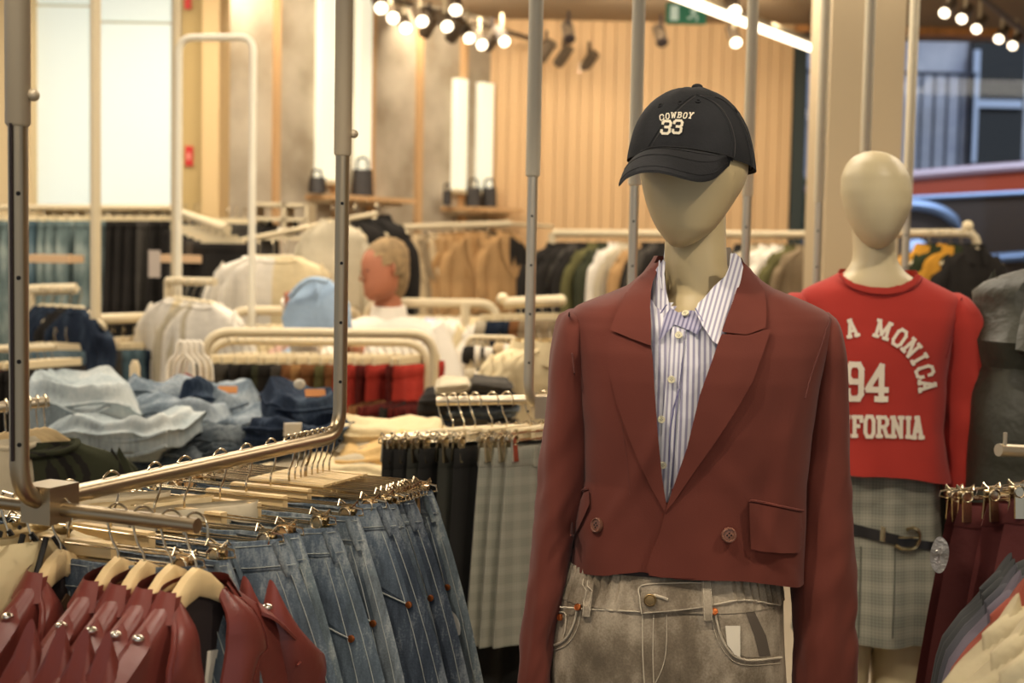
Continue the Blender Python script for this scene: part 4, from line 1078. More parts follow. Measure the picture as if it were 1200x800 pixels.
xs = [935,949,963,975,988,1002,1019,1037,1055.5,1073.5]
xs = [938,952,966,978.5,988+5,1004,1020,1038,1055,1073]
it = []
for ch, x in zip(word, [930,944,958,974,987,1003.5,1020,1037.5,1059.5-4.5,1075-1.5]):
    it.append((ch, x if ch != 'I' or x < 1000 else x, 500 + (x-1013)*.012, 8 if ch == 'I' else 12.8, 23.5, .012, 0))
it = [('C',927,499,12,23.5,.01,0),('A',942,499,12.5,23.5,.01,0),('L',956.5,499.2,12,23.5,.01,0),('I',968,499.4,8,23.5,.01,0),('F',1004-26,499.5,12,23.5,.01,0)]
it = [('C',926,498,12,23.5,.01,0),('A',941,498.4,12.5,23.5,.01,0),('L',956,498.8,12,23.5,.01,0),('I',993,499.3,7,23.5,.01,0),('F',1004.5,499.6,11.5,23.5,.01,0),('O',1019,499.8,12,23.5,.01,0),('R',1034.5,500,13.5,23.5,.01,0),('N',1051.5,500.3,13.5,23.5,.01,0),('I',1064.5,500.6,7,23.5,.01,0),('A',1075.5,501,13,24.5,.01,0)]
it[0] = ('C',949,498,11.5,23.5,.01,0); it[1] = ('A',964,498.4,12.5,23.5,.01,0); it[2] = ('L',980,498.9,11.5,23.5,.01,0)
glyphs('lower_word', it, swb, M_print, sw, .19, .004, 3.0, label='cream word CALIFORNIA across the chest')
# skirt
sk = thing('checked_skirt', B2 + Vector((0, 0, .7)), 'grey green checked pleated skirt with a black belt on the rear mannequin', 'skirt')
def skw(th, py): return (.004 + .01*max(0, (py-640)/120))*math.sin(math.cos(th)*11 + 1.2)
mb = MB(); mb.loft(silo([(540,962,1100,.098,0),(600,958,1100,.105,0),(640,950,1102,.112,0),(690,938,1106,.125,0),(739,930,1110,.135,0)], Y2, 120, 5, 2.4, skw), False, False); skb = mb.bvh()
part('skirt_body', mb, M_check, sk)
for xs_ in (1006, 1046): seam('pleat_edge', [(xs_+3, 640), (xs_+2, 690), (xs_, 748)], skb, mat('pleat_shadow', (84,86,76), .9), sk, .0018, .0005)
belt = thing('leather_belt', B2 + Vector((0, 0, .93)), 'black leather belt with pale gold buckle round the checked skirt', 'belt')
bp_ = [(958,606),(995,612),(1030,621),(1062,629),(1062,641),(1030,634),(995,625),(958,619)]
panel('strap', bp_, skb, M_blackleather, belt, .006, .006, 4)
panel('strap_tail', [(1062,629),(1080,633),(1097,635),(1097,645),(1080,643),(1062,641)], skb, M_blackleather, belt, .006, .006, 4)
seam('buckle', [(1060,620),(1068,618),(1075,622),(1076,632),(1070,641),(1056,642),(1048,638)], skb, M_gold, belt, .0042, .009)
seam('buckle_pin', [(1050,629),(1062,629),(1073,629)], skb, M_gold, belt, .002, .012)
panel('keeper', [(1032,616),(1038,617),(1037,635),(1031,634)], skb, M_gold, belt, .010, .004, 3)
bk_ = MB(); bk_.loft(silo([(606,957,1102,.11,0),(622,956,1102,.112,0)], Y2, 60, 6, 2.4), False, False); bk_.f = [f for f in bk_.f if sum(bk_.v[i].y for i in f)/4 > Y2]; part('strap_back', bk_, M_blackleather, belt)

# ---------------------------------------------------------------- right front: wine trousers on clip hangers
def rail(label, pts, r, m, group=None, posts=None, fil=.05, name='clothes_rail', cat='clothes rail', feet=True):
    t = thing(name, Vector((pts[0].x, pts[0].y, 0)), label, cat, group)
    part('tube', MB().tube(fillet(pts, fil, 6), r, 12), m, t)
    for q in posts or []: part('post', MB().tube(q, r, 12), m, t)
    return t
M_wine = mat('wine_trouser_cloth', (84, 38, 36), .8, var=(8, .1), bump=(12, .3, .02), spec=.25)
r0, r1 = P(1170, 527, 2.62), P(1330, 534, 2.75)
t = rail('short steel arm at the right edge holding wine red trousers', [r0, r1], .0125, M_steel)
part('end_pin', MB().tube([r0 + Vector((.012, 0, .01)), r0 + Vector((.012, 0, .034))], .004, 8), M_steel, t)
part('post', MB().tube([r1, Vector((r1.x, r1.y, 3.2))], .0125, 12), M_steel, t)
wt = [p_trousers('wine%d' % k, M_wine, w=.16, wb=.29, h=1.0, th=.022, fold=.018, z0=-.112, name='wine_trousers') for k in range(2)]
chm = p_clip_hanger(.17, 5, clipm=M_hook)
for i, (px, py, Y, rz) in enumerate(((1208, 592, 2.56, 8), (1226, 594, 2.50, 4), (1252, 590, 2.44, 12), (1290, 588, 2.37, 6))):
    q = P(px, py, Y); q.z += .118 - .006
    chm.spawn(q, R(rz), 'shiny metal clip hanger of the %s wine trousers' % ORD[i], 'hanger', 'metal clip hangers at the right edge')
    wt[i % 2].spawn(q, R(rz), ['wine red trousers nearest the checked skirt', 'wine red trousers second from the checked skirt', 'wine red trousers third from the checked skirt', 'wine red trousers furthest right, half out of frame'][i], 'trousers', 'wine red trousers on the right steel arm')
lf = MB(); 
def lff(u, v):
    c = P(1101, 650, 2.28); a = 2*PI*u; return c + Vector((math.cos(a)*.016*v*(1.0), -.002*math.sin(a*3), math.sin(a)*.031*v - .0*v))
lf.grid(lff, 24, 4); single('silver_leaf_tag', lf, mat('silver_sequin', (190,186,180), .3, .6, bump=(200,.8,.004)), 'silver oval glittering patch on the wine red trousers by the checked skirt', 'tag')
# cream blouses and dark tops in the lower right corner
M_blouse = mat('ivory_blouse', (186, 172, 138), .75, bump=(10, .5, .03), spec=.3, var=(5, .05))
bl1 = p_top('blouse', M_blouse, w=.21, h=.66, th=.028, sleeve=.5, collar='shirt', name='ivory_blouse', k=1, z0=-.075)
hgw = p_top_hanger(.19)
dk = [mat('charcoal_knit', (44, 46, 46), .95), mat('slate_knit', (62, 62, 68), .95), mat('heather_purple_knit', (96, 88, 98), .95), mat('brick_knit', (140, 66, 48), .95)]
rl2 = thing('clothes_rail', P(1300, 600, 2.1) * 1, 'steel rail beyond the right edge holding ivory blouses', 'clothes rail')
z2 = 1.225
pa_, pb_ = Vector((.775, 1.40, z2)), Vector((.93, 2.12, z2))
part('tube', MB().tube([pa_, pb_, pb_ + Vector((.0, .0, 2.05))], .0125, 12), M_steel, rl2)
dirr = (pb_-pa_).normalized(); rzb = math.atan2(dirr.y, dirr.x) - PI/2
for i, (t_, kind) in enumerate(((.08, 'b'), (.20, 'b'), (.33, 'b'), (.44, 3), (.50, 2), (.56, 1), (.62, 0), (.68, 0))):
    q = pa_.lerp(pb_, t_) + Vector((-.03 if kind == 'b' else -.015, 0, .013 + (.0 if kind == 'b' else .012)))
    if kind == 'b':
        bl1.spawn(q, rzb + R(3*i), ['ivory blouse nearest the bottom right corner', 'ivory blouse in the middle of the three', 'ivory blouse furthest back, beside the dark knits'][i], 'blouse', 'ivory blouses at the lower right')
    else:
        nm = ['charcoal', 'slate grey', 'heather purple', 'brick red'][kind]
        proto(('dk', kind), lambda: p_top('dk%d' % kind, dk[kind], w=.205, h=.62, th=.035, collar='crew', name='knitted_top', k=kind)).spawn(q, rzb + R(2*i), '%s knitted top behind the ivory blouses%s' % (nm, ', furthest back' if i == 7 else ''), 'top', 'dark knitted tops at the right edge')
    hgw.spawn(q, rzb + R(3*i), 'pale wooden hanger holding the %s garment from the front at the right edge' % ORD[i], 'hanger', 'wooden hangers at the lower right')
# dark olive raincoat at the right edge
M_olive = mat('olive_waxed_cloth', (58, 58, 48), .5, bump=(7, .6, .04), var=(5, .12), spec=.4)
oc = p_top('coat', M_olive, w=.24, h=.95, th=.10, sleeve=.6, collar='lapel', open_front=True, name='raincoat', k=3, lap=.34, z0=-.085, buttons=M_blackleather)
q = P(1272, 262, 3.05); oc.spawn(q, R(-35), 'dark olive raincoat with wide lapels at the right edge', 'coat')
hgw.spawn(q, R(-28), 'wooden hanger of the dark olive raincoat', 'hanger')
t = rail('rail beyond the right edge holding the olive raincoat', [q + Vector((-.05, -.1, -.013)), q + Vector((.35, .6, -.013)), q + Vector((.35, .6, 1.4))], .0125, M_steel)

# ---------------------------------------------------------------- black and checked trousers left of the front mannequin
M_blk = mat('black_trouser_cloth', (30, 29, 27), .85, bump=(8, .5, .02), spec=.25); M_gck = mat('grey_check_trouser', (120, 120, 108), .92, kind=('check', 26), c2=(158, 154, 138))
M_olv = mat('dark_olive_trouser', (40, 40, 32), .88)
kb = [p_trousers('bk0', M_blk, w=.17, wb=.20, th=.02, fold=.01, z0=-.112), p_trousers('bk1', M_olv, w=.165, wb=.2, th=.02, fold=.012, z0=-.112)]
kg = p_trousers('gk', M_gck, w=.165, wb=.20, h=.43, th=.024, fold=.0045, crease=True, z0=-.112, name='checked_shorts')
sp_ = [(519,0),(531,0),(544,1),(557,0),(577,1),(594,0),(622,2),(636,2),(650,2)]
ch0 = p_clip_hanger(.165, 2, block=M_cream, clipm=M_hook)
for i, (px, kd) in enumerate(sp_):
    Y = lerp(3.08, 3.05, i/8); q = P(px, 470 - i*.5, Y); q.z += .0125; rz = R(42 + i*1.2)
    ch0.spawn(q, rz, 'cream block clip hanger, %s from the left on the short rail beside the blazer' % ORD[i], 'hanger', 'clip hangers beside the front mannequin')
    if kd < 2: kb[kd].spawn(q, rz, '%s trousers, %s from the left on the short rail beside the blazer' % (['black', 'dark olive black'][kd], ORD[i]), 'trousers', 'dark trousers beside the front mannequin')
    else: kg.spawn(q, rz, 'grey checked pressed shorts, %s from the blazer sleeve' % ['third', 'second', 'first'][i-6], 'trousers', 'grey checked shorts beside the front mannequin')
# ================================================================ the shop
ZC = 3.22
M_ceil = mat('warm_grey_ceiling', (150, 130, 104), .9, var=(1.5, .05)); M_floor = mat('pale_stone_floor', (150, 138, 118), .5, var=(1.2, .06), bump=(3, .1, .01))
M_slat = mat('oak_slat_panelling', (214, 176, 128), .6, var=(2.0, .07, (4, 3, .12)))
M_plaster = mat('stone_plaster', (158, 143, 120), .85, var=(2.4, .2), c2=(206, 194, 172), bump=(3, .4, .05))
M_oak = mat('oak_strip', (212, 172, 124), .6, var=(4, .08, (1, 1, .2)))
M_beige = mat('beige_wall_paint', (196, 176, 140), .85); M_ochre = mat('ochre_panel', (184, 158, 104), .8, var=(.8, .05))
M_lit = mat('lit_white_panel', (196, 204, 196), .6, emis=.62); M_strip = mat('light_strip', (236, 236, 216), .5, emis=.55)
M_rack = mat('cream_rack_metal', (206, 190, 156), .45, spec=.4); M_led = mat('led_white', (255, 238, 208), .5, emis=4.5)
struct('floor', MB().box((-7, -3, -.06), (8, 16, 0)), M_floor)
struct('ceiling', MB().box((-7, -3, ZC), (8, 10.6, ZC+.1)), M_ceil)
M_backlit = M_beige
# back wall in oak slats, with real vertical boards
wx0, wx1 = XS(566, 2, 9.95), XS(924, 2, 10.0)
mb = MB(); n = int((wx1-wx0)/.085); 
for i in range(n):
    x = wx0 + (wx1-wx0)*i/n; mb.box((x, 9.96 - (.006 if i % 2 else 0), 0), (x + (wx1-wx0)/n - .005, 10.02, ZC))
mb.box((wx0-.2, 10.02, 0), (wx1, 10.1, ZC)); struct('wall_back', mb, M_slat)
# diagonal plaster wall on the left of it
def Lw(px, z=1.5, off=0):     # point on the diagonal wall under a photo column
    k = (px-600)/1600.0; s = (-.16 - k*10)/(.8 - k*1.0) if abs(.8 - k) > 1e-6 else 0
    x, y = -.16 - .8*s, 10 - s
    return Vector((x + off*.78, y - off*.62, z))
a_, b_ = Lw(572, 0), Lw(250, 0); dd = (b_-a_).normalized(); nn_ = Vector((-dd.y, dd.x, 0))
if nn_.dot(Vector((0,-1,0))) < 0: nn_ = -nn_
def wallbox(px0, px1, z0, z1, t0, t1, mb=None):
    mb = mb or MB(); p, q = Lw(px0, 0), Lw(px1, 0)
    v = [p - nn_*0 + nn_*t0, q + nn_*t0, q + nn_*t1, p + nn_*t1]
    o = len(mb.v); mb.v += [Vector((w.x, w.y, z)) for z in (z0, z1) for w in v]
    mb.f += [(o,o+1,o+2,o+3),(o+7,o+6,o+5,o+4),(o,o+4,o+5,o+1),(o+1,o+5,o+6,o+2),(o+2,o+6,o+7,o+3),(o+3,o+7,o+4,o)]
    return mb
struct('wall_left', wallbox(575, 215, 0, ZC, -.12, 0), M_plaster)
for i, px in enumerate((319, 388, 429, 485, 536)):
    struct('trim_%d' % (i+1), wallbox(px-2.4, px+2.4, 0, ZC-.05, -.01, .04), M_oak)
for i, (x0, x1, z0, z1) in enumerate(((366, 384, 1.98, ZC-.03), (411, 424, 1.98, ZC-.03), (525, 536, 1.98, 2.75), (553, 566, 1.98, 2.75))):
    t = thing('wall_light', Lw((x0+x1)/2, z0, .03), ['broad vertical white light strip left of the big pole', 'vertical white light strip right of the big pole', 'short vertical white light strip above the small black bag', 'short vertical white light strip above the pair of black bags'][i], 'wall light')
    part('diffuser', wallbox(x0, x1, z0, z1, .0, .06), M_strip, t, False); part('housing', wallbox(x0-1, x1+1, z0-.03, z0, .0, .07), M_rack, t, False)
# beige wall, ochre columns and lit panels further left
yL = 7.7
def cbx(px0, px1, z0, z1, Y, d=.1): return MB().box((XS(px0, 1.6, Y), Y, z0), (XS(px1, 1.6, Y), Y+d, z1))
struct('wall_far_left', MB().box((-7, yL+.12, 0), (XS(256, 1.6, yL+.12), yL+.25, ZC)), M_beige)
struct('trim_6', cbx(-260, 37, 0, ZC, yL-.1, .22), mat('warm_beige_column', (214, 190, 146), .8))
struct('trim_7', cbx(213, 236, 0, ZC, yL-.04, .16), M_ochre); struct('trim_8', cbx(236, 256, 0, ZC, yL-.16, .28), mat('tan_column', (206, 176, 126), .8))
for i, (x0, x1, zs) in enumerate(((38, 104, 6), (118, 199, 26))):
    zj = ZS(zs, XS((x0+x1)/2, 2.8, yL), yL); zb = ZS(242, XS((x0+x1)/2, 1.8, yL), yL)
    t = thing('light_box', Vector((XS((x0+x1)/2, 1.7, yL), yL, zb)), ['tall glowing white wall panel nearest the left pole', 'tall glowing white wall panel beside the ochre column'][i], 'light panel')
    part('lower_panel', cbx(x0, x1, zb, zj-.008, yL, .08), M_lit, t, False); part('upper_panel', cbx(x0, x1, zj+.008, ZC-.01, yL, .08), M_lit, t, False)
    part('frame', cbx(x0-1, x1+1, zb-.02, ZC, yL+.03, .06), M_rack, t, False)
sg = thing('wall_sign', P(220, 183, yL-.06), 'small red sign on the ochre column', 'sign')
part('plate', cbx(216.5, 225.5, ZS(195, -1.8, yL), ZS(172, -1.8, yL), yL-.055, .012), mat('sign_red', (196, 44, 34), .6), sg, False)
part('pictogram', MB().box((XS(219, 1.6, yL-.06), yL-.06, ZS(188, -1.8, yL)), (XS(222.5, 1.6, yL-.06), yL-.054, ZS(180, -1.8, yL))), mat('sign_pink', (226, 150, 130), .6), sg, False)
q = P(220, 4, yL-.06); single('wall_sign', MB().cbox(q, (.035, .012, .06)), mat('sign_red', (196, 44, 34), .6), 'red sign high on the ochre column at the picture top', 'sign', smooth=False)
# round column / pillar on the right, window beyond
struct('trim_9', MB().box((XS(969, 2, 6.6), 6.6, 0), (XS(1056, 2, 6.6), 7.05, ZC)), mat('greige_pillar', (190, 170, 136), .85, var=(.6, .04)))
wxa, wxb = XS(925, 2, 10), XS(1330, 2, 10); zt = ZS(43, 3.2, 10.0)
struct('wall_right', MB().box((wxa, 9.95, zt), (8, 10.1, ZC)), mat('orange_oak_lintel', (190, 132, 74), .6, var=(5, .2, (4, 1, .2))))
struct('wall_under_window', MB().box((wxa, 9.95, 0), (8, 10.1, .5)), M_beige)
struct('wall_side', MB().box((7.2, -1, 0), (7.3, 10.1, ZC)), M_beige)
M_glass = mat('window_glass', (240, 246, 255), .02, trans=1.0, spec=.3)
def glassmat():
    m = bpy.data.materials.new('shop_glass'); m.use_nodes = True; nt = m.node_tree; nt.nodes.clear()
    o = nt.nodes.new('ShaderNodeOutputMaterial'); a = nt.nodes.new('ShaderNodeBsdfTransparent'); g = nt.nodes.new('ShaderNodeBsdfGlossy'); x = nt.nodes.new('ShaderNodeMixShader')
    g.inputs['Roughness'].default_value = .03; x.inputs[0].default_value = .015; a.inputs[0].default_value = (.93, .96, 1, 1)
    nt.links.new(a.outputs[0], x.inputs[1]); nt.links.new(g.outputs[0], x.inputs[2]); nt.links.new(x.outputs[0], o.inputs[0]); return m
GL = glassmat()
wo = struct('window_1', MB().box((wxa, 9.99, .5), (8, 10.0, zt)), GL)
fr = MB().box((XS(926, 2, 9.96), 9.94, .5), (XS(940, 2, 9.96), 10.06, zt)); o = part('window_frame', fr, mat('dark_green_frame', (44, 54, 50), .5), wo, False)
# street outside
M_bstone = mat('blue_grey_stone', (150, 152, 164), .9, var=(1.6, .2), c2=(200, 198, 200), bump=(2, .5, .1)); M_dark = mat('dark_opening', (30, 30, 26), .6)
M_rust = mat('dark_iron', (52, 56, 66), .7)
struct('trim_10', MB().box((0, 10.2, .4), (16, 26, .7)), mat('asphalt', (90, 92, 96), .9))
bld = thing('building', Vector((9, 17, .7)), 'blue grey stone building across the street seen through the shop window', 'building')
part('facade', MB().box((3, 17, .7), (18, 17.4, 12)), M_bstone, bld, False)
def fb(px0, px1, py0, py1, Y, d=.1):
    p = P((px0+px1)/2, py1, Y); q2 = P((px0+px1)/2, py0, Y); return MB().box((XS(px0, 2.5, Y), Y, p.z), (XS(px1, 2.5, Y), Y+d, q2.z))
wn = part('window', fb(1134, 1196, 44, 196, 16.9), M_dark, bld, False)
m_ = fb(1135, 1143, 60, 190, 16.84); m_.v += []; 
fr2 = MB()
for a in ((1136,1143,58,190),(1143,1194,117,126)): b2 = fb(*a, 16.84); fr2.add(b2.v, b2.f)
part('window_frame', fr2, mat('white_window_frame', (190, 200, 216), .7), wn, False)
part('window', fb(926, 939, 40, 210, 16.9), M_dark, bld, False)
gr_ = thing('iron_railing', Vector((XS(1080, 2, 16.5), 16.5, .7)), 'dark iron railing in front of the stone building', 'railing')
mb = MB(); zb_, zt_ = P(1090, 205, 16.5).z, P(1090, 86, 16.5).z
for px in list(range(941, 1140, 15)): x = XS(px, 2.5, 16.5); mb.tube([(x, 16.5, zb_), (x, 16.5, zt_)], .018, 6)
part('bars', mb, M_rust, gr_); part('top_rail', MB().tube([(XS(935, 2.5, 16.5), 16.5, zt_), (XS(1140, 2.5, 16.5), 16.5, zt_)], .022, 6), M_rust, gr_)
# car
cy = 12.3; car = thing('car', Vector((XS(1100, 1, cy), cy, .7)), 'dark red parked car with grey windows seen through the shop window', 'car')
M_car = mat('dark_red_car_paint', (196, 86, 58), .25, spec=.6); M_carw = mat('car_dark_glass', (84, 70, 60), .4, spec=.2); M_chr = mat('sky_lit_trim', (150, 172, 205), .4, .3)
def cp(px, py, dy=0): return P(px, py, cy+dy)
def prismY(pts, d, dy=0):
    mb = MB(); f = [cp(x, y, dy) for x, y in pts]; n = len(f); mb.v = f + [v + Vector((0, d, 0)) for v in f]
    mb.f = [tuple(range(n)), tuple(reversed(range(n, 2*n)))] + [(i, i+n, (i+1) % n + n, (i+1) % n) for i in range(n)]; return mb
part('roof', prismY([(936,236),(942,226),(960,216),(1000,207),(1070,200),(1140,194),(1210,189),(1300,190),(1380,205),(1380,222),(1210,222),(1070,229),(1000,233),(962,238),(946,246)], 1.5), M_car, car, False)
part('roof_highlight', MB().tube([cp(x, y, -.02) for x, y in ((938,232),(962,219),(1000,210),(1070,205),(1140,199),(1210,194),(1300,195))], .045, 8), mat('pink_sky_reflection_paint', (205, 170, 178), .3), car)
part('side_windows', prismY([(946,246),(962,238),(1000,233),(1070,229),(1210,222),(1400,224),(1420,330),(940,330)], 1.45, .03), M_carw, car, False)
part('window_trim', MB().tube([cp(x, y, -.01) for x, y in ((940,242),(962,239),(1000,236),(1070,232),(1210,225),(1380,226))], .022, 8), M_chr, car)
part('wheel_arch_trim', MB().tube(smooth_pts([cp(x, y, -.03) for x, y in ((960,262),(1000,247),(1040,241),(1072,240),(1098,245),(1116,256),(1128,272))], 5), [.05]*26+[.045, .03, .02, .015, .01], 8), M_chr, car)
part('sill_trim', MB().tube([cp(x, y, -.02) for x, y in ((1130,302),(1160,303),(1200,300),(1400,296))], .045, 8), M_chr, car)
part('lower_body', prismY([(930,330),(1420,330),(1440,440),(925,440)], 1.5), M_car, car, False)
for px in (1000, 1300): part('wheel', MB().tube([cp(px, 420, -.08), cp(px, 420, .14)], .33, 24), M_hole, car)
part('headlamp', MB().ball(cp(1074, 288, -.03), (.09, .05, .06), 14, 8), mat('cool_lamp_glow', (190, 215, 255), .4, emis=.8), car)
plt = thing('shrub', P(934, 255, 12.0), 'small green shrub outside beside the car seen past the oak wall', 'shrub')
rn = random.Random(3); mb = MB()
for k in range(160):
    q = P(926 + rn.random()*18, 205 + rn.random()*70, 11.2 + rn.random()*.3); a = rn.random()*6
    u_ = Vector((math.cos(a), .3, math.sin(a)))*.035; v_ = Vector((-math.sin(a), .3, math.cos(a)))*.018; mb.add([q-u_, q-v_, q+u_, q+v_], [(0,1,2,3)])
part('leaves', mb, mat('dull_green_leaf', (74, 92, 70), .8), plt, False); part('stem', MB().tube([P(934, 300, 11.35), P(934, 215, 11.35)], .012, 6), M_rust, plt)
# ---------------------------------------------------------------- ceiling fittings
def downspot(q, d, lab, grp, on=True, s=1.0):
    t = thing('spotlight_head', q, lab, 'spotlight', grp); d = Vector(d).normalized()
    part('stem', MB().tube([Vector((q.x, q.y, min(ZC, q.z + .14))), q + Vector((0,0,.03))], .01*s, 6), M_lining if not on else M_rack, t)
    part('housing', MB().tube([q - d*.07*s, q + d*.06*s], [.034*s, .036*s], 14), mat('taupe_lamp_housing', (96, 82, 66), .5), t)
    part('lens', MB().disc(q + d*.064*s, d, .030*s, .012, 16), M_led if on else M_lining, t)
def pxz(px, py, z):   # point at height z under the pixel
    d = ray(px, py); return CAM + d*((z - CAM.z)/d.z)
trk = [pxz(400, -18, 3.04), pxz(694, 66, 3.04)]
single('track_rail', MB().tube(trk, .018, 6), mat('taupe_lamp_housing', (96, 82, 66), .5), 'long ceiling track carrying spotlights along the plaster wall', 'light track')
for i, (px, py, on) in enumerate(((444,2,1),(458,14,1),(473,26,1),(492,18,1),(503,30,0),(521,24,1),(534,36,0),(547,38,1),(562,46,1),(577,46,0),(588,42,1),(640,60,0),(660,66,0),(676,74,1),(690,72,0))):
    downspot(pxz(px, py, 2.93), (-.5, .6, -.7) if not on else (.25, -.75, -.6), '%s spotlight on the ceiling track, %s from the left' % (['unlit dark', 'glowing white'][on], ORD[i]), 'spotlights on the left ceiling track', bool(on), 1.15)
for i, (px, py, on) in enumerate(((533,3,1),(666,38,0),(774,42,0),(860,42,1),(858,4,1))):
    downspot(pxz(px, py, 3.02), (.1, -.7, -.7), ['glowing ceiling spotlight above the left track', 'dark ceiling spotlight above the track end', 'dark ceiling spotlight above the cap', 'glowing ceiling spotlight beneath the white light tube', 'glowing ceiling spotlight at the top edge by the white tube'][i], 'spotlight', None, bool(on), 1.2) if False else downspot(pxz(px, py, 3.02), (.1, -.7, -.7), ['glowing ceiling spotlight above the left track', 'dark ceiling spotlight above the track end', 'dark ceiling spotlight above the cap', 'glowing ceiling spotlight beneath the white light tube', 'glowing ceiling spotlight at the top edge by the white tube'][i], None, bool(on), 1.2)
t2 = [pxz(1140, -12, 3.02), pxz(1230, 62, 3.02)]
single('track_rail', MB().tube(t2, .02, 6), mat('taupe_lamp_housing', (96, 82, 66), .5), 'short ceiling track at the top right corner carrying spotlights', 'light track')
for i, (px, py) in enumerate(((1111,9),(1131,16),(1148,28),(1174,40),(1190,48))):
    downspot(pxz(px, py, 2.98), (-.5, -.6, -.6), 'glowing spotlight at the top right, %s from the left' % ORD[i], 'spotlights at the top right', True, .95)
lt = thing('linear_light', pxz(870, 32, 2.98), 'long slanting white light tube hanging from the ceiling', 'ceiling light')
l0, l1 = pxz(700, -40, 2.98), pxz(954, 57, 2.98)
part('diffuser', MB().tube([l0, l1], .028, 10), M_led, lt); part('housing', MB().tube([l0 + Vector((0,0,.035)), l1 + Vector((0,0,.035))], .03, 8), M_rack, lt)
for f_ in (.55, .97): q = l0.lerp(l1, f_); part('cable', MB().tube([q, Vector((q.x, q.y, ZC))], .004, 5), M_lining, lt)
ex = thing('exit_sign', pxz(804, 16, 3.06), 'green and white emergency exit sign hanging from the ceiling', 'sign'); c = pxz(804, 16, 3.06)
part('board', MB().cbox(c, (.25, .03, .13)), mat('exit_green', (44, 112, 82), .6, emis=.25), ex, False)
g = mat('exit_white', (206, 222, 206), .6, emis=.3)
part('door_symbol', MB().cbox(c + Vector((-.075, -.018, 0)), (.05, .006, .09)), g, ex, False)
mb = MB(); c2 = c + Vector((.05, -.018, 0)); mb.ball(c2 + Vector((.0, 0, .042)), (.011, .003, .011), 10, 6)
mb.tube([c2 + Vector((0,0,.03)), c2 + Vector((-.008,0,-.002))], .009, 6); mb.tube([c2 + Vector((-.008,0,-.002)), c2 + Vector((.018,0,-.02)), c2 + Vector((.014,0,-.045))], .006, 6)
mb.tube([c2 + Vector((-.008,0,-.002)), c2 + Vector((-.02,0,-.028)), c2 + Vector((-.042,0,-.03))], .006, 6); mb.tube([c2 + Vector((.0,0,.026)), c2 + Vector((.025,0,.016))], .005, 6); mb.tube([c2 + Vector((.0,0,.026)), c2 + Vector((-.026,0,.012))], .005, 6)
part('running_figure', mb, g, ex); part('bracket', MB().tube([c + Vector((0,0,.06)), Vector((c.x, c.y, ZC))], .008, 6), M_rack, ex)
# ================================================================ racks and clothes in the middle distance
def MC(name, c): return mat(name, c, .92, var=(7, .14), bump=(8, .4, .03), spec=.15)
C_ = {'teal': denim('pale_teal_denim', (108, 124, 122), (160, 170, 162)), 'blue': denim('dusty_blue_denim', (76, 96, 104), (112, 128, 132)), 'navy': denim('navy_denim', (34, 42, 56), (62, 74, 86)), 'black': MC('black_cloth', (40, 37, 34)), 'grey': MC('dark_grey_cloth', (70, 66, 60)),
      'white': MC('white_cloth', (222, 214, 198)), 'cream': MC('cream_cloth', (214, 196, 156)), 'camel': MC('camel_cloth', (172, 136, 92)), 'tan': MC('tan_cloth', (160, 122, 78)), 'beige': MC('beige_cloth', (190, 168, 132)),
      'red': MC('brick_red_cloth', (172, 58, 48)), 'wine': MC('deep_wine_cloth', (92, 34, 30)), 'brown': MC('brown_cloth', (124, 84, 52)), 'olive': MC('olive_cloth', (96, 92, 58)), 'dolive': MC('dark_olive_cloth', (56, 58, 42)), 'sky': MC('pale_blue_cotton', (158, 180, 202)),
      'mustard': MC('mustard_cloth', (190, 136, 48)), 'taupe': MC('taupe_cloth', (138, 120, 94)), 'lilac': MC('pale_lilac_cotton', (206, 206, 222)), 'forest': MC('forest_green_cloth', (44, 50, 30)), 'greige': MC('greige_cloth', (188, 176, 150)), 'pink': MC('blush_cloth', (214, 176, 160))}
NMS = {'teal': 'pale teal denim', 'blue': 'dusty blue denim', 'navy': 'navy denim', 'black': 'black', 'grey': 'dark grey', 'white': 'white', 'cream': 'cream', 'camel': 'camel', 'tan': 'tan brown', 'beige': 'beige', 'red': 'brick red', 'wine': 'deep wine', 'brown': 'brown', 'olive': 'olive', 'dolive': 'dark olive', 'sky': 'pale blue', 'mustard': 'mustard', 'taupe': 'taupe', 'lilac': 'pale lilac', 'forest': 'forest green', 'greige': 'greige', 'pink': 'blush'}
def g_tr(c, h=.95, w=.17, wb=.21): return proto(('mt', c, h, w, wb), lambda: p_trousers('m%s%s' % (c, h), C_[c], w=w, wb=wb, h=h, th=.022, fold=.010, loops=False, name='trousers', z0=-.09))
def g_tp(c, h=.6, sleeve=.5, w=.2, collar='crew', of=False, inner=None, th=.045): return proto(('mp', c, h, sleeve, w, collar, of, inner, th), lambda: p_top('p%s%s' % (c, h), C_[c], w=w, h=h, th=th, sleeve=sleeve, collar=collar, open_front=of, inner=C_[inner] if inner else None, name='coat' if of else 'top', k=len(c), z0=-.075))
HG = p_simple_hanger(.17)
HT = Proto('hanger'); HT.add('hook', MB().tube([(0,-.018,-.02),(0,-.012,0),(0,.008,.002),(0,.014,-.02),(0,0,-.05),(0,0,-.075)], .002, 6), M_hook); HT.add('bar', MB().cbox((0,0,-.072), (.25,.014,.026)), M_cream); HGW = p_simple_hanger(.19)
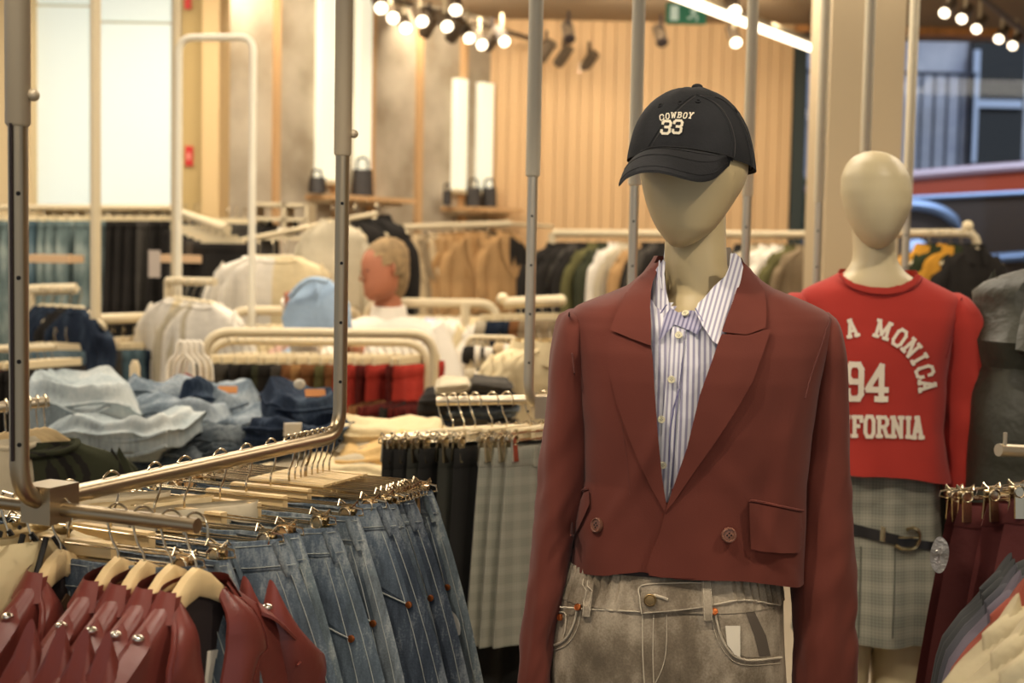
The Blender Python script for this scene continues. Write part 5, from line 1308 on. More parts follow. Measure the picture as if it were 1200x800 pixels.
def row(where, kind, cols, a, b, rz, h=.95, w=.17, sleeve=.5, hang=True, jit=4, collar='crew', of=False, rad=.012, group=None, th=.045, word=None, cat=None, zoff=0, alln=False):
    """hang one garment per colour evenly from a to b; labels count along the rail"""
    a, b = Vector(a), Vector(b); n = len(cols); rn = random.Random(len(where)*7+n)
    cnt = {}
    tot = {c: cols.count(c) for c in cols}
    for i, c in enumerate(cols):
        t = (i+.5)/n; q = a.lerp(b, t); q.z += rad + zoff; r = rz + R(rn.uniform(-jit, jit)); cnt[c] = cnt.get(c, 0)+1
        wd = word or {'tr': 'trousers' if 'denim' not in NMS[c] else 'jeans', 'tp': 'top', 'co': 'jacket'}[kind]
        o = '' if tot[c] == 1 else (', %s of that colour from left' % ORD[cnt[c]-1])
        lab = '%s %s %s%s' % (NMS[c], wd, where, o)
        if kind == 'tr': g_tr(c, h, w, w*1.22).spawn(q, r, lab, cat or ('jeans' if wd == 'jeans' else 'trousers'), group or (wd + ' ' + where))
        else: g_tp(c, h, sleeve, w, collar, of, None, th).spawn(q, r, lab, cat or ('jacket' if kind == 'co' else 'top'), group or (wd + ' ' + where))
        if hang: (HT if kind == 'tr' else HG).spawn(q + Vector((0,0,.0)), r, 'cream hanger %s, %s from left' % (where, ORD[i] if i < 20 else 'near the right'), 'hanger', 'hangers ' + where)
def urack(label, x0, x1, ytop, Y, Y1_=None, r=.019, name='clothes_rack', inner=None, zb=0, fil=.09, ext=None):
    Y1_ = Y1_ or Y; p = P(x0, ytop, Y); z = p.z; q = Vector((XS(x1, z, Y1_), Y1_, z))
    t = thing(name, Vector((p.x, p.y, 0)), label, 'clothes rack')
    part('frame', MB().tube(fillet([Vector((p.x, p.y, zb)), p, q, Vector((q.x, q.y, zb))], fil, 7), r, 12), M_rack, t)
    if inner:
        a = p - Vector((0,0,inner)); b = q - Vector((0,0,inner)); part('hanging_bar', MB().tube([a, b], r*.75, 10), M_rack, t)
    for v in (p, q):
        part('foot', MB().cbox((v.x, v.y, .02), (.06, .5, .03)), M_rack, t, False)
    return t, p, q
def dperp(p, q): return math.atan2(q.y-p.y, q.x-p.x) + PI/2

# --- far left wall rail with jeans and black trousers (Y about 7.2)
t = thing('wall_rail', P(100, 238, 7.2), 'cream wall rail under the glowing panels', 'clothes rail')
ra, rb = P(-60, 243, 7.2), P(262, 262, 6.6); rm = P(200, 243, 7.2)
part('bar', MB().tube([ra, rm], .016, 10), M_rack, t)
part('front_bar', MB().tube([P(214, 250, 7.1), P(266, 268, 6.2)], .022, 10), M_rack, t)
for px in (40, 122, 200): part('bracket', MB().tube([P(px, 243, 7.2), P(px, 243, 7.68)], .012, 8), M_rack, t)
row('under the glowing wall panels', 'tr', ['navy','blue','teal','teal','teal','blue','teal','teal','teal','teal','teal','teal','black','black','black','grey','black','black','black'], P(-6, 243, 7.2), P(236, 243, 7.2), R(64), h=.98, w=.19, jit=8)
row('beside the ochre column', 'tr', ['black','grey','black','black','grey','black'], P(218, 251, 7.0), P(266, 268, 6.2), R(-30), h=.8, w=.18)
row('far behind the tall rounded frame', 'tr', ['black','black','grey'], P(262, 246, 7.4), P(292, 246, 7.3), R(20), h=.8, w=.18)
for i, (px, py, Y) in enumerate(((62,303,6.4),(215,303,6.4))):
    s = single('wall_shelf', MB().box((XS(px-28, 1.5, Y), Y-.1, P(px, py, Y).z-.018), (XS(px+27, 1.5, Y), Y+.12, P(px, py, Y).z+.018)), mat('pink_oak_shelf', (212, 176, 134), .6), ['small pale oak shelf in front of the teal jeans', 'small pale oak shelf in front of the black trousers'][i], 'shelf', smooth=False)
pt = thing('price_tag', P(181, 310, 6.3), 'pale cardboard tag on the black trousers by the white post', 'tag')
part('card', MB().cbox(P(181, 309, 6.3), (.055, .004, .125)), mat('dusty_card', (186, 172, 158), .8), pt, False)
# --- tall white frame and ceiling posts
def post(px, Y, z0, lab, r=.021, m=None):
    x = XS(px, 1.8, Y); t = thing('ceiling_post', Vector((x, Y, z0)), lab, 'post'); part('tube', MB().tube([(x, Y, z0), (x, Y, ZC)], r, 14), m or M_rack, t)
    part('ceiling_plate', MB().lathe((x, Y, ZC-.02), [(.001,0),(.06,0),(.06,.02),(.001,.02)], 16), M_rack, t); part('end_cap', MB().lathe((x, Y, z0), [(.001,-.006),(r*1.08,-.004),(r*1.08,.02),(r,.02)], 14), M_rack, t)
post(112, 5.2, 1.27, 'cream ceiling post between the two glowing panels', .0195)
post(206, 5.6, 1.3, 'cream ceiling post beside the ochre column', .018)
t = thing('hanging_rail', P(210, 45, 5.5), 'tall cream rounded frame beside the ochre column', 'clothes rail')
z_ = P(250, 45, 5.5).z; f0 = Vector((XS(210, z_, 5.5), 5.5, z_)); f1 = Vector((XS(297, z_, 5.45), 5.45, z_))
part('frame', MB().tube(fillet([Vector((f0.x, 5.5, 1.2)), f0, f1, Vector((f1.x, 5.45, 1.2))], .06, 6), .0145, 12), mat('off_white_rack_metal', (228, 220, 198), .4), t)
part('bottom_bar', MB().tube([Vector((f0.x, 5.5, 1.2)), Vector((f1.x, 5.45, 1.2))], .0145, 10), M_rack, t)
# --- navy clothes on fanned wooden hangers
t = thing('clothes_rail', P(62, 338, 5.6), 'short cream rail above the fanned navy clothes', 'clothes rail')
part('bar', MB().tube([P(30, 340, 5.6), P(90, 338, 5.6)], .022, 10), M_rack, t); part('post', MB().tube([P(36, 340, 5.6), P(36, 340, 5.6)*1 - Vector((0,0,1.2))], .018, 10), M_rack, t)
row('fanned behind the bronze pole', 'tp', ['navy','navy','navy','black','navy'], P(46, 340, 5.6), P(98, 342, 5.3), R(-35), h=.4, w=.15, sleeve=.25)
# --- white and pale tops pile near the cream post
row('beside the cream post', 'tp', ['white','cream','white','greige','white'], P(205, 330, 5.4), P(248, 336, 5.2), R(-40), h=.5, w=.2, sleeve=.4)
t = thing('clothes_rail', P(220, 328, 5.4), 'short cream rail with pale tops left of the white tops', 'clothes rail'); part('bar', MB().tube([P(196, 329, 5.45), P(252, 330, 5.3)], .016, 10), M_rack, t); part('post', MB().tube([P(196, 329, 5.45), P(196, 329, 5.45) - Vector((0,0,1.2))], .014, 10), M_rack, t)
# --- dark jeans rack
t, p, q = urack('low cream rack of dark denim on the left', 90, 193, 375, 5.3, 5.7, .021, inner=.09)
row('on the low left rack', 'tr', ['blue','navy','grey','blue','blue','navy','blue','blue','navy','blue','blue','navy','navy'], P(58, 397, 5.25), P(224, 394, 5.7), dperp(p, q)+R(28), h=.85, w=.17, zoff=.03)
t = thing('clothes_rail', P(50, 406, 4.9), 'small cream rail with red and black garments at the left', 'clothes rail'); part('bar', MB().tube([P(-10, 409, 4.9), P(66, 406, 4.9)], .014, 8), M_rack, t); part('post', MB().tube([P(-10, 409, 4.9), P(-10, 409, 4.9) - Vector((0,0,1.15))], .014, 8), M_rack, t)
row('low behind the bronze pole', 'tr', ['red','black','black','black','black'], P(24, 407, 4.9), P(66, 406, 4.9), R(62), h=.7, w=.15)
# --- jeans table
TZ = .86; tb = thing('display_table', P(230, 560, 3.9) * 1, 'cream display table heaped with folded jeans', 'table'); 
tx0, tx1 = P(60, 540, 3.9).x - .2, P(470, 540, 3.9).x + .12
part('table_top', MB().box((tx0, 3.45, TZ-.04), (tx1, 4.4, TZ)), mat('cream_table', (214, 196, 156), .5), tb, False)
for x in (tx0+.05, tx1-.05):
    for y in (3.5, 4.35): part('leg', MB().tube([(x, y, 0), (x, y, TZ-.04)], .025, 8), M_rack, tb)
def folded(px, py, Y, w, d, h, m, lab, rz=0, k=0, crumple=.02, grp='jeans heaped on the display table', patch=None, cat='jeans', name='folded_jeans', tilt=0):
    c = P(px, py, Y); t = thing(name, c, lab, cat, grp); n = 56; rings = []
    for j in range(25):
        v = j/24; ph = PI*v; ring = []
        for i in range(n):
            a = 2*PI*i/n; ca, sa = math.cos(a), math.sin(a)
            rr = max(.02, math.sin(ph))**.32*(1 + .035*math.sin(v*PI*7+k))
            x = math.copysign(abs(ca)**.55, ca)*w/2*rr; y = math.copysign(abs(sa)**.55, sa)*d/2*rr; z = -math.cos(ph)*h/2
            z += crumple*nz(x*9+k, y*9, k)*1.3 + crumple*.5*math.sin(x*16+k*2+y*9) + crumple*.55*abs(nz(x*26+k, y*22+z*14, k*2)) + math.tan(tilt)*x
            z += h*.10*math.sin(v*PI*5)*(1 if abs(v-.5) < .42 else 0)
            q = Vector((x*(1+.1*nz(a, k, z*8)), y, z)); q.rotate(Matrix.Rotation(rz, 3, 'Z')); ring.append(c + q)
        rings.append(ring)
    mb = MB().loft(rings); part('folded_cloth', mb, m, t)
    # folded edge lines and waistband roll
    for s in (-.42, .42):
        g = MB(); pts = []
        for i in range(9):
            x = w*(-.42+.84*i/8); qq = Vector((x, -d*.47, s*h*.5 + crumple*.7*math.sin(x*16+k*2) + math.tan(tilt)*x)); qq.rotate(Matrix.Rotation(rz, 3, 'Z')); pts.append(c + qq)
        part('hem_seam', g.tube(pts, .005, 6), m, t)
    if patch:
        qq = Vector((w*.1, -d*.30, h*.52)); qq.rotate(Matrix.Rotation(rz, 3, 'Z')); part('leather_patch', MB().cbox(c+qq, (.055, .004, .022), rz, R(-35)), patch, t, False)
    return t
Lb = denim('ice_blue_denim', (158, 168, 170), (190, 194, 190)); Mb = denim('stone_blue_denim', (104, 116, 126), (160, 168, 172)); Db = denim('indigo_denim', (36, 46, 62), (72, 84, 98)); Gb = denim('slate_denim', (70, 78, 84), (120, 126, 128))
PW = mat('orange_leather_patch', (196, 128, 66), .7)
for i, (px, py, Y, w, d, h, m, lab, rz, tl, pa) in enumerate((
    (96, 482, 3.75, .34, .30, .16, Lb, 'ice blue jeans puffed up at the left of the table', .2, -.15, None),
    (140, 512, 3.6, .42, .28, .09, Lb, 'ice blue jeans lying flat below the puffed pair', -.1, .12, None),
    (118, 536, 3.7, .40, .3, .06, Gb, 'slate jeans at the bottom left of the heap', 0, 0, None),
    (190, 468, 4.05, .24, .26, .10, Mb, 'stone blue jeans on top in the middle of the heap', .2, .1, None),
    (206, 492, 3.85, .34, .26, .09, Mb, 'stone blue jeans under the middle top pair', -.2, -.08, PW),
    (196, 518, 3.75, .30, .3, .08, Gb, 'slate jeans stacked below the middle pairs', .05, 0, None),
    (200, 536, 3.7, .34, .3, .06, Gb, 'slate jeans at the bottom middle of the heap', 0, 0, None),
    (262, 478, 4.0, .20, .26, .12, Mb, 'stone blue jeans with an orange patch right of the middle', .1, .05, PW),
    (234, 484, 3.95, .12, .2, .12, Db, 'small indigo fold left of the patched stone blue jeans', .1, .2, None),
    (282, 500, 3.85, .26, .26, .08, Mb, 'stone blue jeans below the patched pair', -.15, .1, None),
    (262, 520, 3.75, .30, .3, .07, Gb, 'slate jeans lower right of the middle', 0, .03, None),
    (354, 484, 3.75, .22, .22, .12, Db, 'dark indigo jeans with an orange patch near the steel pole', .35, -.2, PW),
    (350, 508, 3.65, .28, .26, .07, Db, 'dark indigo jeans under the patched dark pair', -.1, .08, None),
    (300, 528, 3.7, .30, .26, .06, Gb, 'slate jeans at the right end of the heap', 0, 0, None))):
    folded(px, py, Y, w, d, h, m, lab, rz, i*1.7, .028, patch=pa, tilt=tl)
tg = thing('price_tag', P(344, 503, 3.5), 'pale green and white card tag on the dark indigo jeans', 'tag'); part('card', MB().cbox(P(343, 503, 3.5), (.045, .004, .035), .3, .3), M_tag, tg, False)
tg = thing('price_tag', P(351, 450, 3.58), 'crumpled pale tag on top of the dark indigo jeans', 'tag'); part('card', MB().ball(P(351, 450, 3.58), (.016, .006, .014), 10, 6), M_tag, tg)
# --- cream knits
Cn = mat('cream_knit', (216, 196, 152), .95, bump=(60, .5, .01)); Cy = mat('buttery_knit', (214, 178, 116), .95, bump=(60, .5, .01)); Gk = mat('oatmeal_knit', (184, 170, 142), .95, bump=(60, .5, .01))
for i, (px, py, Y, w, h, m, lab) in enumerate(((420, 525, 3.7, .36, .06, Gk, 'oatmeal knit folded lowest behind the hooks'), (452, 512, 3.75, .36, .07, Cn, 'cream knit folded beneath the red trousers'), (404, 545, 3.6, .40, .05, Gk, 'oatmeal knit folded just above the hangers'), (456, 535, 3.6, .30, .09, Cy, 'buttery yellow knit folded beside the black trousers'), (436, 556, 3.5, .40, .05, Cn, 'cream knit folded at the very bottom of the pile'))):
    folded(px, py, Y, w, .3, h, m, lab, 0, i*2.1, .02, 'knits folded behind the big rail', cat='sweater', name='folded_sweater')
# --- table things: post, card, hangers, orange pouch
pz = P(158, 422, 4.4); t = thing('rack_post', Vector((pz.x, 4.4, TZ)), 'short cream post with rounded top behind the jeans heap', 'post'); part('tube', MB().tube([(pz.x, 4.4, TZ), (pz.x, 4.4, pz.z-.02), (pz.x, 4.4, pz.z)], [.017, .017, .009], 12), M_rack, t)
t = thing('card_holder', P(114, 465, 4.3), 'small blank cream card standing behind the ice blue jeans', 'card'); part('card', MB().cbox(P(114, 450, 4.3), (.048, .006, .055)), M_cream, t, False); part('stem', MB().tube([P(114, 458, 4.3), Vector((P(114, 458, 4.3).x, 4.3, TZ))], .005, 6), M_rack, t)
def hanger_cluster():
    for i in range(4):
        q = P(212 + i*7, 404, 4.5 + i*.02); t = thing('plastic_hanger', q, 'white plastic hanger in the bunch beside the low rack, %s from the left' % ORD[i], 'hanger', 'white plastic hangers in a bunch')
        mb = MB(); s = .1
        mb.tube(smooth_pts([q + Vector((-.045, 0, -.12)), q + Vector((-.04, 0, -.06)), q + Vector((-.015, 0, -.03)), q + Vector((-.012, 0, 0)), q + Vector((0, 0, .012)), q + Vector((.012, 0, 0)), q + Vector((.015, 0, -.03)), q + Vector((.04, 0, -.06)), q + Vector((.045, 0, -.12))], 4), .006, 8)
        part('frame', mb, M_white, t)
hanger_cluster()
t = thing('red_garment', P(218, 452, 4.5), 'small brick red garment under the white plastic hangers', 'top'); mb = MB()
mb.grid(lambda u, v: P(lerp(200, 236, u) + (u-.5)*-16*v, lerp(440, 464, v) + 3*math.sin(u*9), 4.5 + .02*math.sin(u*12)), 16, 8); part('cloth', mb, C_['red'], t)
t = thing('pouch', P(138, 478, 4.1), 'small orange brown pouch on the table behind the jeans', 'pouch'); part('body', MB().ball(P(138, 474, 4.1), (.045, .03, .018), 16, 8), mat('orange_brown_leather', (176, 98, 62), .6), t); part('strap', MB().tube(smooth_pts([P(130, 470, 4.1), P(134, 463, 4.1), P(140, 470, 4.1)], 4), .004, 6), M_blackleather, t)
# --- black tops on wooden hangers, coil of hooks (Y 2.95)
t = thing('clothes_rail', P(20, 474, 2.95), 'steel rail behind the left pole crowded with hooks', 'clothes rail'); q0, q1 = P(-60, 484, 2.85), P(57, 470, 2.95)
part('bar', MB().tube([q0, q1], .0115, 12), M_steel, t); part('post', MB().tube([q0, Vector((q0.x, q0.y, 3.2))], .012, 10), M_steel, t)
HW2 = p_top_hanger(.19, None, .11, 1.2, .8); BT = p_top('blacktop', C_['dolive'], w=.2, h=.55, th=.03, sleeve=.45, collar='crew', name='top', z0=-.098)
BT2 = p_top('blacktop2', C_['black'], w=.2, h=.55, th=.03, sleeve=.45, collar='crew', name='top', z0=-.098)
for i in range(6):
    q = q0.lerp(q1, .56 + .08*i) + Vector((0,0,.012)); HW2.spawn(q, R(28), 'tan wooden hanger over the black tops, %s from the left pole' % ORD[i], 'hanger', 'wooden hangers over black tops at the left')
    (BT if i % 2 else BT2).spawn(q + Vector((0,0,-.0)), R(28), '%s top behind the left pole, %s from the left' % (['black', 'dark olive'][i % 2], ORD[i]), 'top', 'dark tops behind the left pole')
row('at the far left edge', 'tp', ['cream','beige','cream','greige'], P(-14, 480, 2.9), P(14, 477, 2.9), R(55), h=.7, w=.2, sleeve=.5, hang=False)
row('behind the leather jackets', 'tr', ['beige','greige','cream','greige'], PA - V_*.30 + U*.3, PA + V_*.04 + U*.3, ru+R(60), h=.6, w=.15, hang=False, zoff=.02)
# --- middle cream rack with black, brown and red trousers (Y 4.7)
t, p, q = urack('wide cream rounded rack in the middle, in front of the red trousers', 240, 509, 389, 4.6, 4.75, .017)
t, p2, q2 = urack('inner cream rack carrying the row of dark and red trousers', 246, 500, 399, 4.85, 4.95, .015)
row('on the middle cream rack', 'tr', ['dolive','black','grey','black','dolive','black','dolive','black','grey','brown','brown','tan','brown','olive','brown','red','red','red','wine','red','red','wine','red','red'], p2 + Vector((.04,0,0)), q2 - Vector((.01,0,0)), R(66), h=.62, w=.16, jit=10)
row('below the red trousers', 'tr', ['brown','wine','wine','black','wine','wine','wine'], P(425, 446, 4.5), P(498, 448, 4.5), R(70), h=.3, w=.12, hang=False, jit=12)
# --- rear racks: white shirts, coats (Y 5.8)
t, p, q = urack('pale cream rack behind the middle rack, left part', 262, 428, 364, 5.6, 5.9, .02, fil=.12)
t, p3, q3 = urack('pale cream rack behind, holding white and lilac shirts', 430, 583, 354, 5.9, 6.0, .021)
x = XS(545, 1.2, 5.93); t = thing('rack_post', Vector((x, 5.9, 0)), 'upright cream post in front of the white shirts', 'post'); part('tube', MB().tube([(x, 5.9, 0), (x, 5.9, P(545, 356, 5.9).z)], .02, 12), M_rack, t); part('foot', MB().cbox((x, 5.9, .015), (.06, .4, .03)), M_rack, t, False)
row('under the middle pale rack', 'tp', ['black','black','black','cream','cream','pink','sky','cream','beige'], P(275, 366, 5.65), P(425, 362, 5.85), R(40), h=.45, w=.2, sleeve=.35)
row('below the tan coats', 'tp', ['cream','pink','lilac','white','sky','white','lilac','white','white','white','cream','white'], p3, q3, R(48), h=.55, w=.19, sleeve=.45)
row('left of the big pole', 'tp', ['white','white','cream'], P(296, 284, 5.95), P(345, 284, 5.9), R(-8), h=.72, w=.2, sleeve=.6, jit=6)
t = thing('clothes_rail', P(330, 282, 6.4), 'thin rail over the white tops left of the big pole', 'clothes rail'); part('bar', MB().tube([P(282, 282, 6.42), P(442, 250, 6.35)], .013, 8), M_rack, t); part('post', MB().tube([P(282, 282, 6.42), P(282, 282, 6.42) - Vector((0,0,1.6))], .013, 8), M_rack, t)
row('behind the big pole', 'co', ['greige','black','black'], P(378, 245, 6.2), P(455, 240, 6.6), R(-25), h=.7, w=.17, sleeve=.55, collar='shirt', jit=5, th=.07)
t = thing('clothes_rail', P(520, 262, 8.2), 'far cream rail with tan and beige coats', 'clothes rail'); pa2, pb2 = P(425, 268, 8.0), P(598, 262, 8.4); part('bar', MB().tube([pa2, pb2], .02, 8), M_rack, t)
for f_ in (.3, .97): w_ = pa2.lerp(pb2, f_); part('bracket', MB().tube([w_, w_ + Vector((.3, .55, 0))], .012, 6), M_rack, t)
row('on the far oak wall rail', 'co', ['beige','taupe','beige','taupe','beige','camel','camel','tan','camel','tan','camel','black','camel'], P(470, 266, 8.1), P(596, 262, 8.4), R(40), h=.48, w=.2, sleeve=.42, collar='lapel', jit=12, th=.06)
# shelf and bags on the plaster wall
M_bag = mat('black_bag_leather', (44, 38, 34), .5, var=(30, .2))
def bag(px, py, wp, hp, Y, lab, tex=0):
    c = P(px, py, Y); w_ = wp*Y/1600; h_ = hp*Y/1600; t = thing('handbag', Vector((c.x, c.y, c.z-h_/2)), lab, 'bag')
    rings = [sring((c.x, c.y, c.z + h_*(v-.5)), w_/2*(1 - .12*v), .06*(1-.3*v), 20, 3) for v in (0, .05, .3, .6, .9, 1)]
    part('body', MB().loft(rings), M_bag, t)
    part('handle', MB().tube(smooth_pts([c + Vector((-w_*.25, -.03, h_*.45)), c + Vector((-w_*.2, -.03, h_*.9)), c + Vector((w_*.2, -.03, h_*.9)), c + Vector((w_*.25, -.03, h_*.45))], 5), .008, 6), M_bag, t); return t
for i, (px, py, w_, h_, lab) in enumerate(((372, 217, 21, 18, 'small black handbag on the wall shelf left of the big pole'), (425, 214, 26, 30, 'black textured handbag on the wall shelf right of the big pole'), (524, 232, 11, 17, 'tiny black handbag under the short light strip'), (555, 231, 19, 22, 'black handbag left of the pair by the oak wall'), (573, 231, 19, 22, 'black handbag right of the pair by the oak wall'))):
    Y = Lw(px, 0).y - .16; bag(px, py, w_, h_, Y, lab)
for px0, px1, py, lab in ((356, 392, 228, 'oak wall shelf under the handbag left of the big pole'), (396, 446, 231, 'oak wall shelf under the textured handbag'), (514, 540, 242, 'oak wall shelf under the tiny handbag'), (541, 588, 244, 'oak wall shelf under the pair of handbags')):
    z = P((px0+px1)/2, py, Lw((px0+px1)/2, 0).y - .16).z; t = thing('wall_shelf', Lw((px0+px1)/2, z), lab, 'shelf'); part('board', wallbox(px0, min(px1, 574), z-.03, z, 0, .3), M_oak, t, False); part('lamp_strip', wallbox(px0+3, min(px1, 572)-3, z-.05, z-.03, .02, .2), M_rack, t, False)
# white box shelves with small dark shoes behind the white tops
sh = thing('shelf_unit', P(330, 270, 7.4), 'white open wall shelf unit with small dark items, left of the pole', 'shelf')
for py in (238, 255, 277): z = P(330, py, 7.4).z; part('board', MB().box((XS(300, 1.6, 7.4), 7.3, z-.02), (XS(362, 1.6, 7.4), 7.6, z)), M_rack, sh, False)
for px in (300, 336, 362): part('upright', MB().box((XS(px-2, 1.6, 7.4), 7.3, P(px, 278, 7.4).z), (XS(px+2, 1.6, 7.4), 7.6, P(px, 238, 7.4).z)), M_rack, sh, False)
for i, px in enumerate((308, 316, 330, 346)):
    c = P(px, 268, 7.36); single('shoe', MB().loft([sring((c.x, c.y, c.z-.03), .02, .06, 12, 2), sring((c.x, c.y, c.z-.01), .022, .062, 12, 2), sring((c.x, c.y+.01, c.z+.02), .016, .03, 12, 2), sring((c.x, c.y+.012, c.z+.045), .012, .02, 12, 2)]), C_['black'] if i != 2 else C_['white'], ['dark shoe furthest left on the white shelf unit', 'dark shoe second from left on the white shelf unit', 'pale shoe on the white shelf unit', 'dark shoe at the right on the white shelf unit'][i], 'shoe', 'shoes on the white shelf unit')
# --- person browsing behind the racks
pn = thing('person', Vector((P(440, 500, 5.75).x, 5.75, 0)), 'person with greying hair in a white shirt, head bowed, holding a pale blue shirt', 'person')
hc = P(450, 315, 5.75); mb = MB(); Yp = 5.75
Mface = mat('warm_skin', (168, 104, 72), .6); Mhair = mat('greying_blond_hair', (142, 116, 78), .8, var=(30, .25), bump=(90, .6, .01))
rows = [(-.125,.02,.03,-.045),(-.115,.045,.055,-.04),(-.09,.062,.08,-.03),(-.05,.070,.09,-.015),(0,.075,.095,0),(.045,.074,.095,.005),(.08,.062,.08,.01),(.105,.04,.05,.012),(.118,.01,.015,.012)]
tilt = Matrix.Rotation(R(-14), 3, 'Y'); yaw = Matrix.Rotation(R(-62), 3, 'Z')
def hp(v): return hc + tilt @ (yaw @ Vector(v))
mb.loft([[hp((a*math.cos(t), dy + b*math.sin(t), z)) for t in [2*PI*k/24 for k in range(24)]] for z, a, b, dy in rows])
mb.loft([[hp((.012*math.cos(t)*s_, -.095 - d_, z)) for t in [2*PI*k/8 for k in range(8)]] for z, s_, d_ in ((.02,.5,0),(0,.8,.008),(-.02,1.2,.022),(-.032,1.3,.012),(-.038,.6,0))])
for s in (-1, 1): mb.ball(hp((s*.076, .01, -.01)), (.008, .015, .028), 10, 8)
nk_ = hc + Vector((.02, .03, -.20)); mb.tube([hc + Vector((.01, .02, -.06)), nk_], [.055, .06], 16)
sh_z = nk_.z - .03
tor = [(sh_z+.03,.07,.06),(sh_z,.16,.08),(sh_z-.05,.20,.10),(sh_z-.2,.19,.12),(sh_z-.45,.17,.12),(sh_z-.62,.18,.13)]
mb.loft([sring((nk_.x, nk_.y+.02, z), a, b, 24, 2.3) for z, a, b in tor])
for s in (-1, 1):
    lx = nk_.x + s*.09; mb.tube([(lx, nk_.y+.02, sh_z-.58), (lx+.01*s, nk_.y, sh_z-.95), (lx+.01*s, nk_.y+.02, .08)], [.10, .065, .042], 14); mb.loft([sring((lx, nk_.y-.04, z), .045, .12, 14, 2) for z in (.0, .05, .08)])
hd = P(344, 350, 5.36); sL = Vector((nk_.x-.19, nk_.y-.01, sh_z-.05)); el = Vector((nk_.x-.27, nk_.y-.18, sh_z-.26)); 
mb.tube(smooth_pts([sL, el, hd], 4), [.055]*4+[.042]*4+[.03], 12)
for k in range(5):
    a = hd + Vector((-.006, -.008, .02-.011*k)); mb.tube([a, a + Vector((-.02, -.014, -.004*k)), a + Vector((-.022+.002*k, -.034, -.008-.003*k))], [.009, .008, .006], 8)
sR = Vector((nk_.x+.19, nk_.y+.02, sh_z-.05)); eR = Vector((nk_.x+.24, nk_.y-.05, sh_z-.32)); hR = P(392, 395, 5.4); mb.tube(smooth_pts([sR, eR, hR], 4), [.055]*4+[.042]*4+[.03], 12)
for k in range(5): a = hR + Vector((-.012+.007*k, 0, 0)); mb.tube([a, a + Vector((-.03, -.02, .005)), a + Vector((-.05, -.01, -.01))], [.009, .008, .006], 6)
part('body', mb, Mface, pn)
mb = MB(); mb.loft([[hp((a*1.10*math.cos(t), dy + .018 + b*1.06*math.sin(t), z + .012)) for t in [2*PI*k/24 for k in range(24)]] for z, a, b, dy in rows[2:]])
mb.f = [f for f in mb.f if (lambda c: (yaw.inverted() @ (tilt.inverted() @ (c - hc))).y > -.055 + max(0, .05-(yaw.inverted() @ (tilt.inverted() @ (c-hc))).z*.9))(sum((mb.v[i] for i in f), Vector())/len(f)) or sum((mb.v[i].z for i in f))/len(f) > hc.z + .075]
mb.ball(hc + Vector((.045, .03, -.015)), (.062, .075, .12), 20, 12); mb.ball(hc + Vector((.015, .02, .055)), (.075, .085, .07), 20, 12)
part('hair', mb, Mhair, pn)
for s in (-1, 1): part('eye', MB().ball(hp((s*.03, -.086, .008)), (.008, .004, .004), 8, 6), M_hole, pn)
part('mouth', MB().tube([hp((-.02, -.096, -.066)), hp((0, -.102, -.066)), hp((.02, -.096, -.066))], .004, 6), mat('lip_tone', (150, 72, 60), .6), pn)
mb = MB(); mb.loft([sring((nk_.x, nk_.y+.02, z), a*1.10+.014, b*1.12+.014, 28, 2.3, lambda th: .006*nz(math.cos(th)*4, math.sin(th)*4, z*9)) for z, a, b in tor], False, False)
mb.tube([sL + Vector((.05,.02,.0))] + smooth_pts([sL, el, hd], 4)[:9], [.05]+[.072]*4+[.058]*4+[.05], 14); mb.tube([sR - Vector((.05,-.02,0))] + smooth_pts([sR, eR, hR], 4)[:8], [.05]+[.072]*4+[.060]*4, 14)
mb.tube([nk_ + Vector((0,.01,-.03)), nk_ + Vector((0,.005,.045))], [.085, .072], 16)
part('white_shirt', mb, M_white, pn)
mb = MB(); mb.loft([sring((nk_.x, nk_.y+.01, z), a, b, 24, 2.2) for z, a, b in ((sh_z-.56,.185,.135),(sh_z-.72,.19,.14),(sh_z-.80,.185,.14))], False, True)
for s in (-1, 1): lx = nk_.x + s*.09; mb.tube([(lx, nk_.y+.02, sh_z-.72), (lx+.01*s, nk_.y, sh_z-.95), (lx+.01*s, nk_.y+.02, .1)], [.11, .085, .075], 14)
part('trousers', mb, C_['navy'], pn)
hs = thing('held_shirt', P(368, 340, 5.3), 'pale blue shirt held up by the person behind the racks', 'shirt'); mb = MB()
outl = [(330,372),(336,356),(345,342),(358,330),(370,324),(384,327),(396,338),(408,356),(412,392),(372,396),(334,392)]
oo = [P(x, y, 5.28 + .02*math.sin(x*.2)) for x, y in outl]; cc_ = P(372, 360, 5.25); mb.v = oo + [v + Vector((0,.05,0)) for v in oo] + [cc_, cc_ + Vector((0,.08,0))]; n_ = len(oo)
mb.f = [(i, (i+1) % n_, 2*n_) for i in range(n_)] + [((i+1) % n_ + n_, i+n_, 2*n_+1) for i in range(n_)] + [(i, i+n_, (i+1) % n_ + n_, (i+1) % n_) for i in range(n_)]
part('cloth', mb, C_['sky'], hs); part('collar_fold', MB().tube(smooth_pts([P(340, 348, 5.24), P(352, 334, 5.22), P(366, 327, 5.22), P(384, 330, 5.22)], 4), .011, 8), C_['sky'], hs)
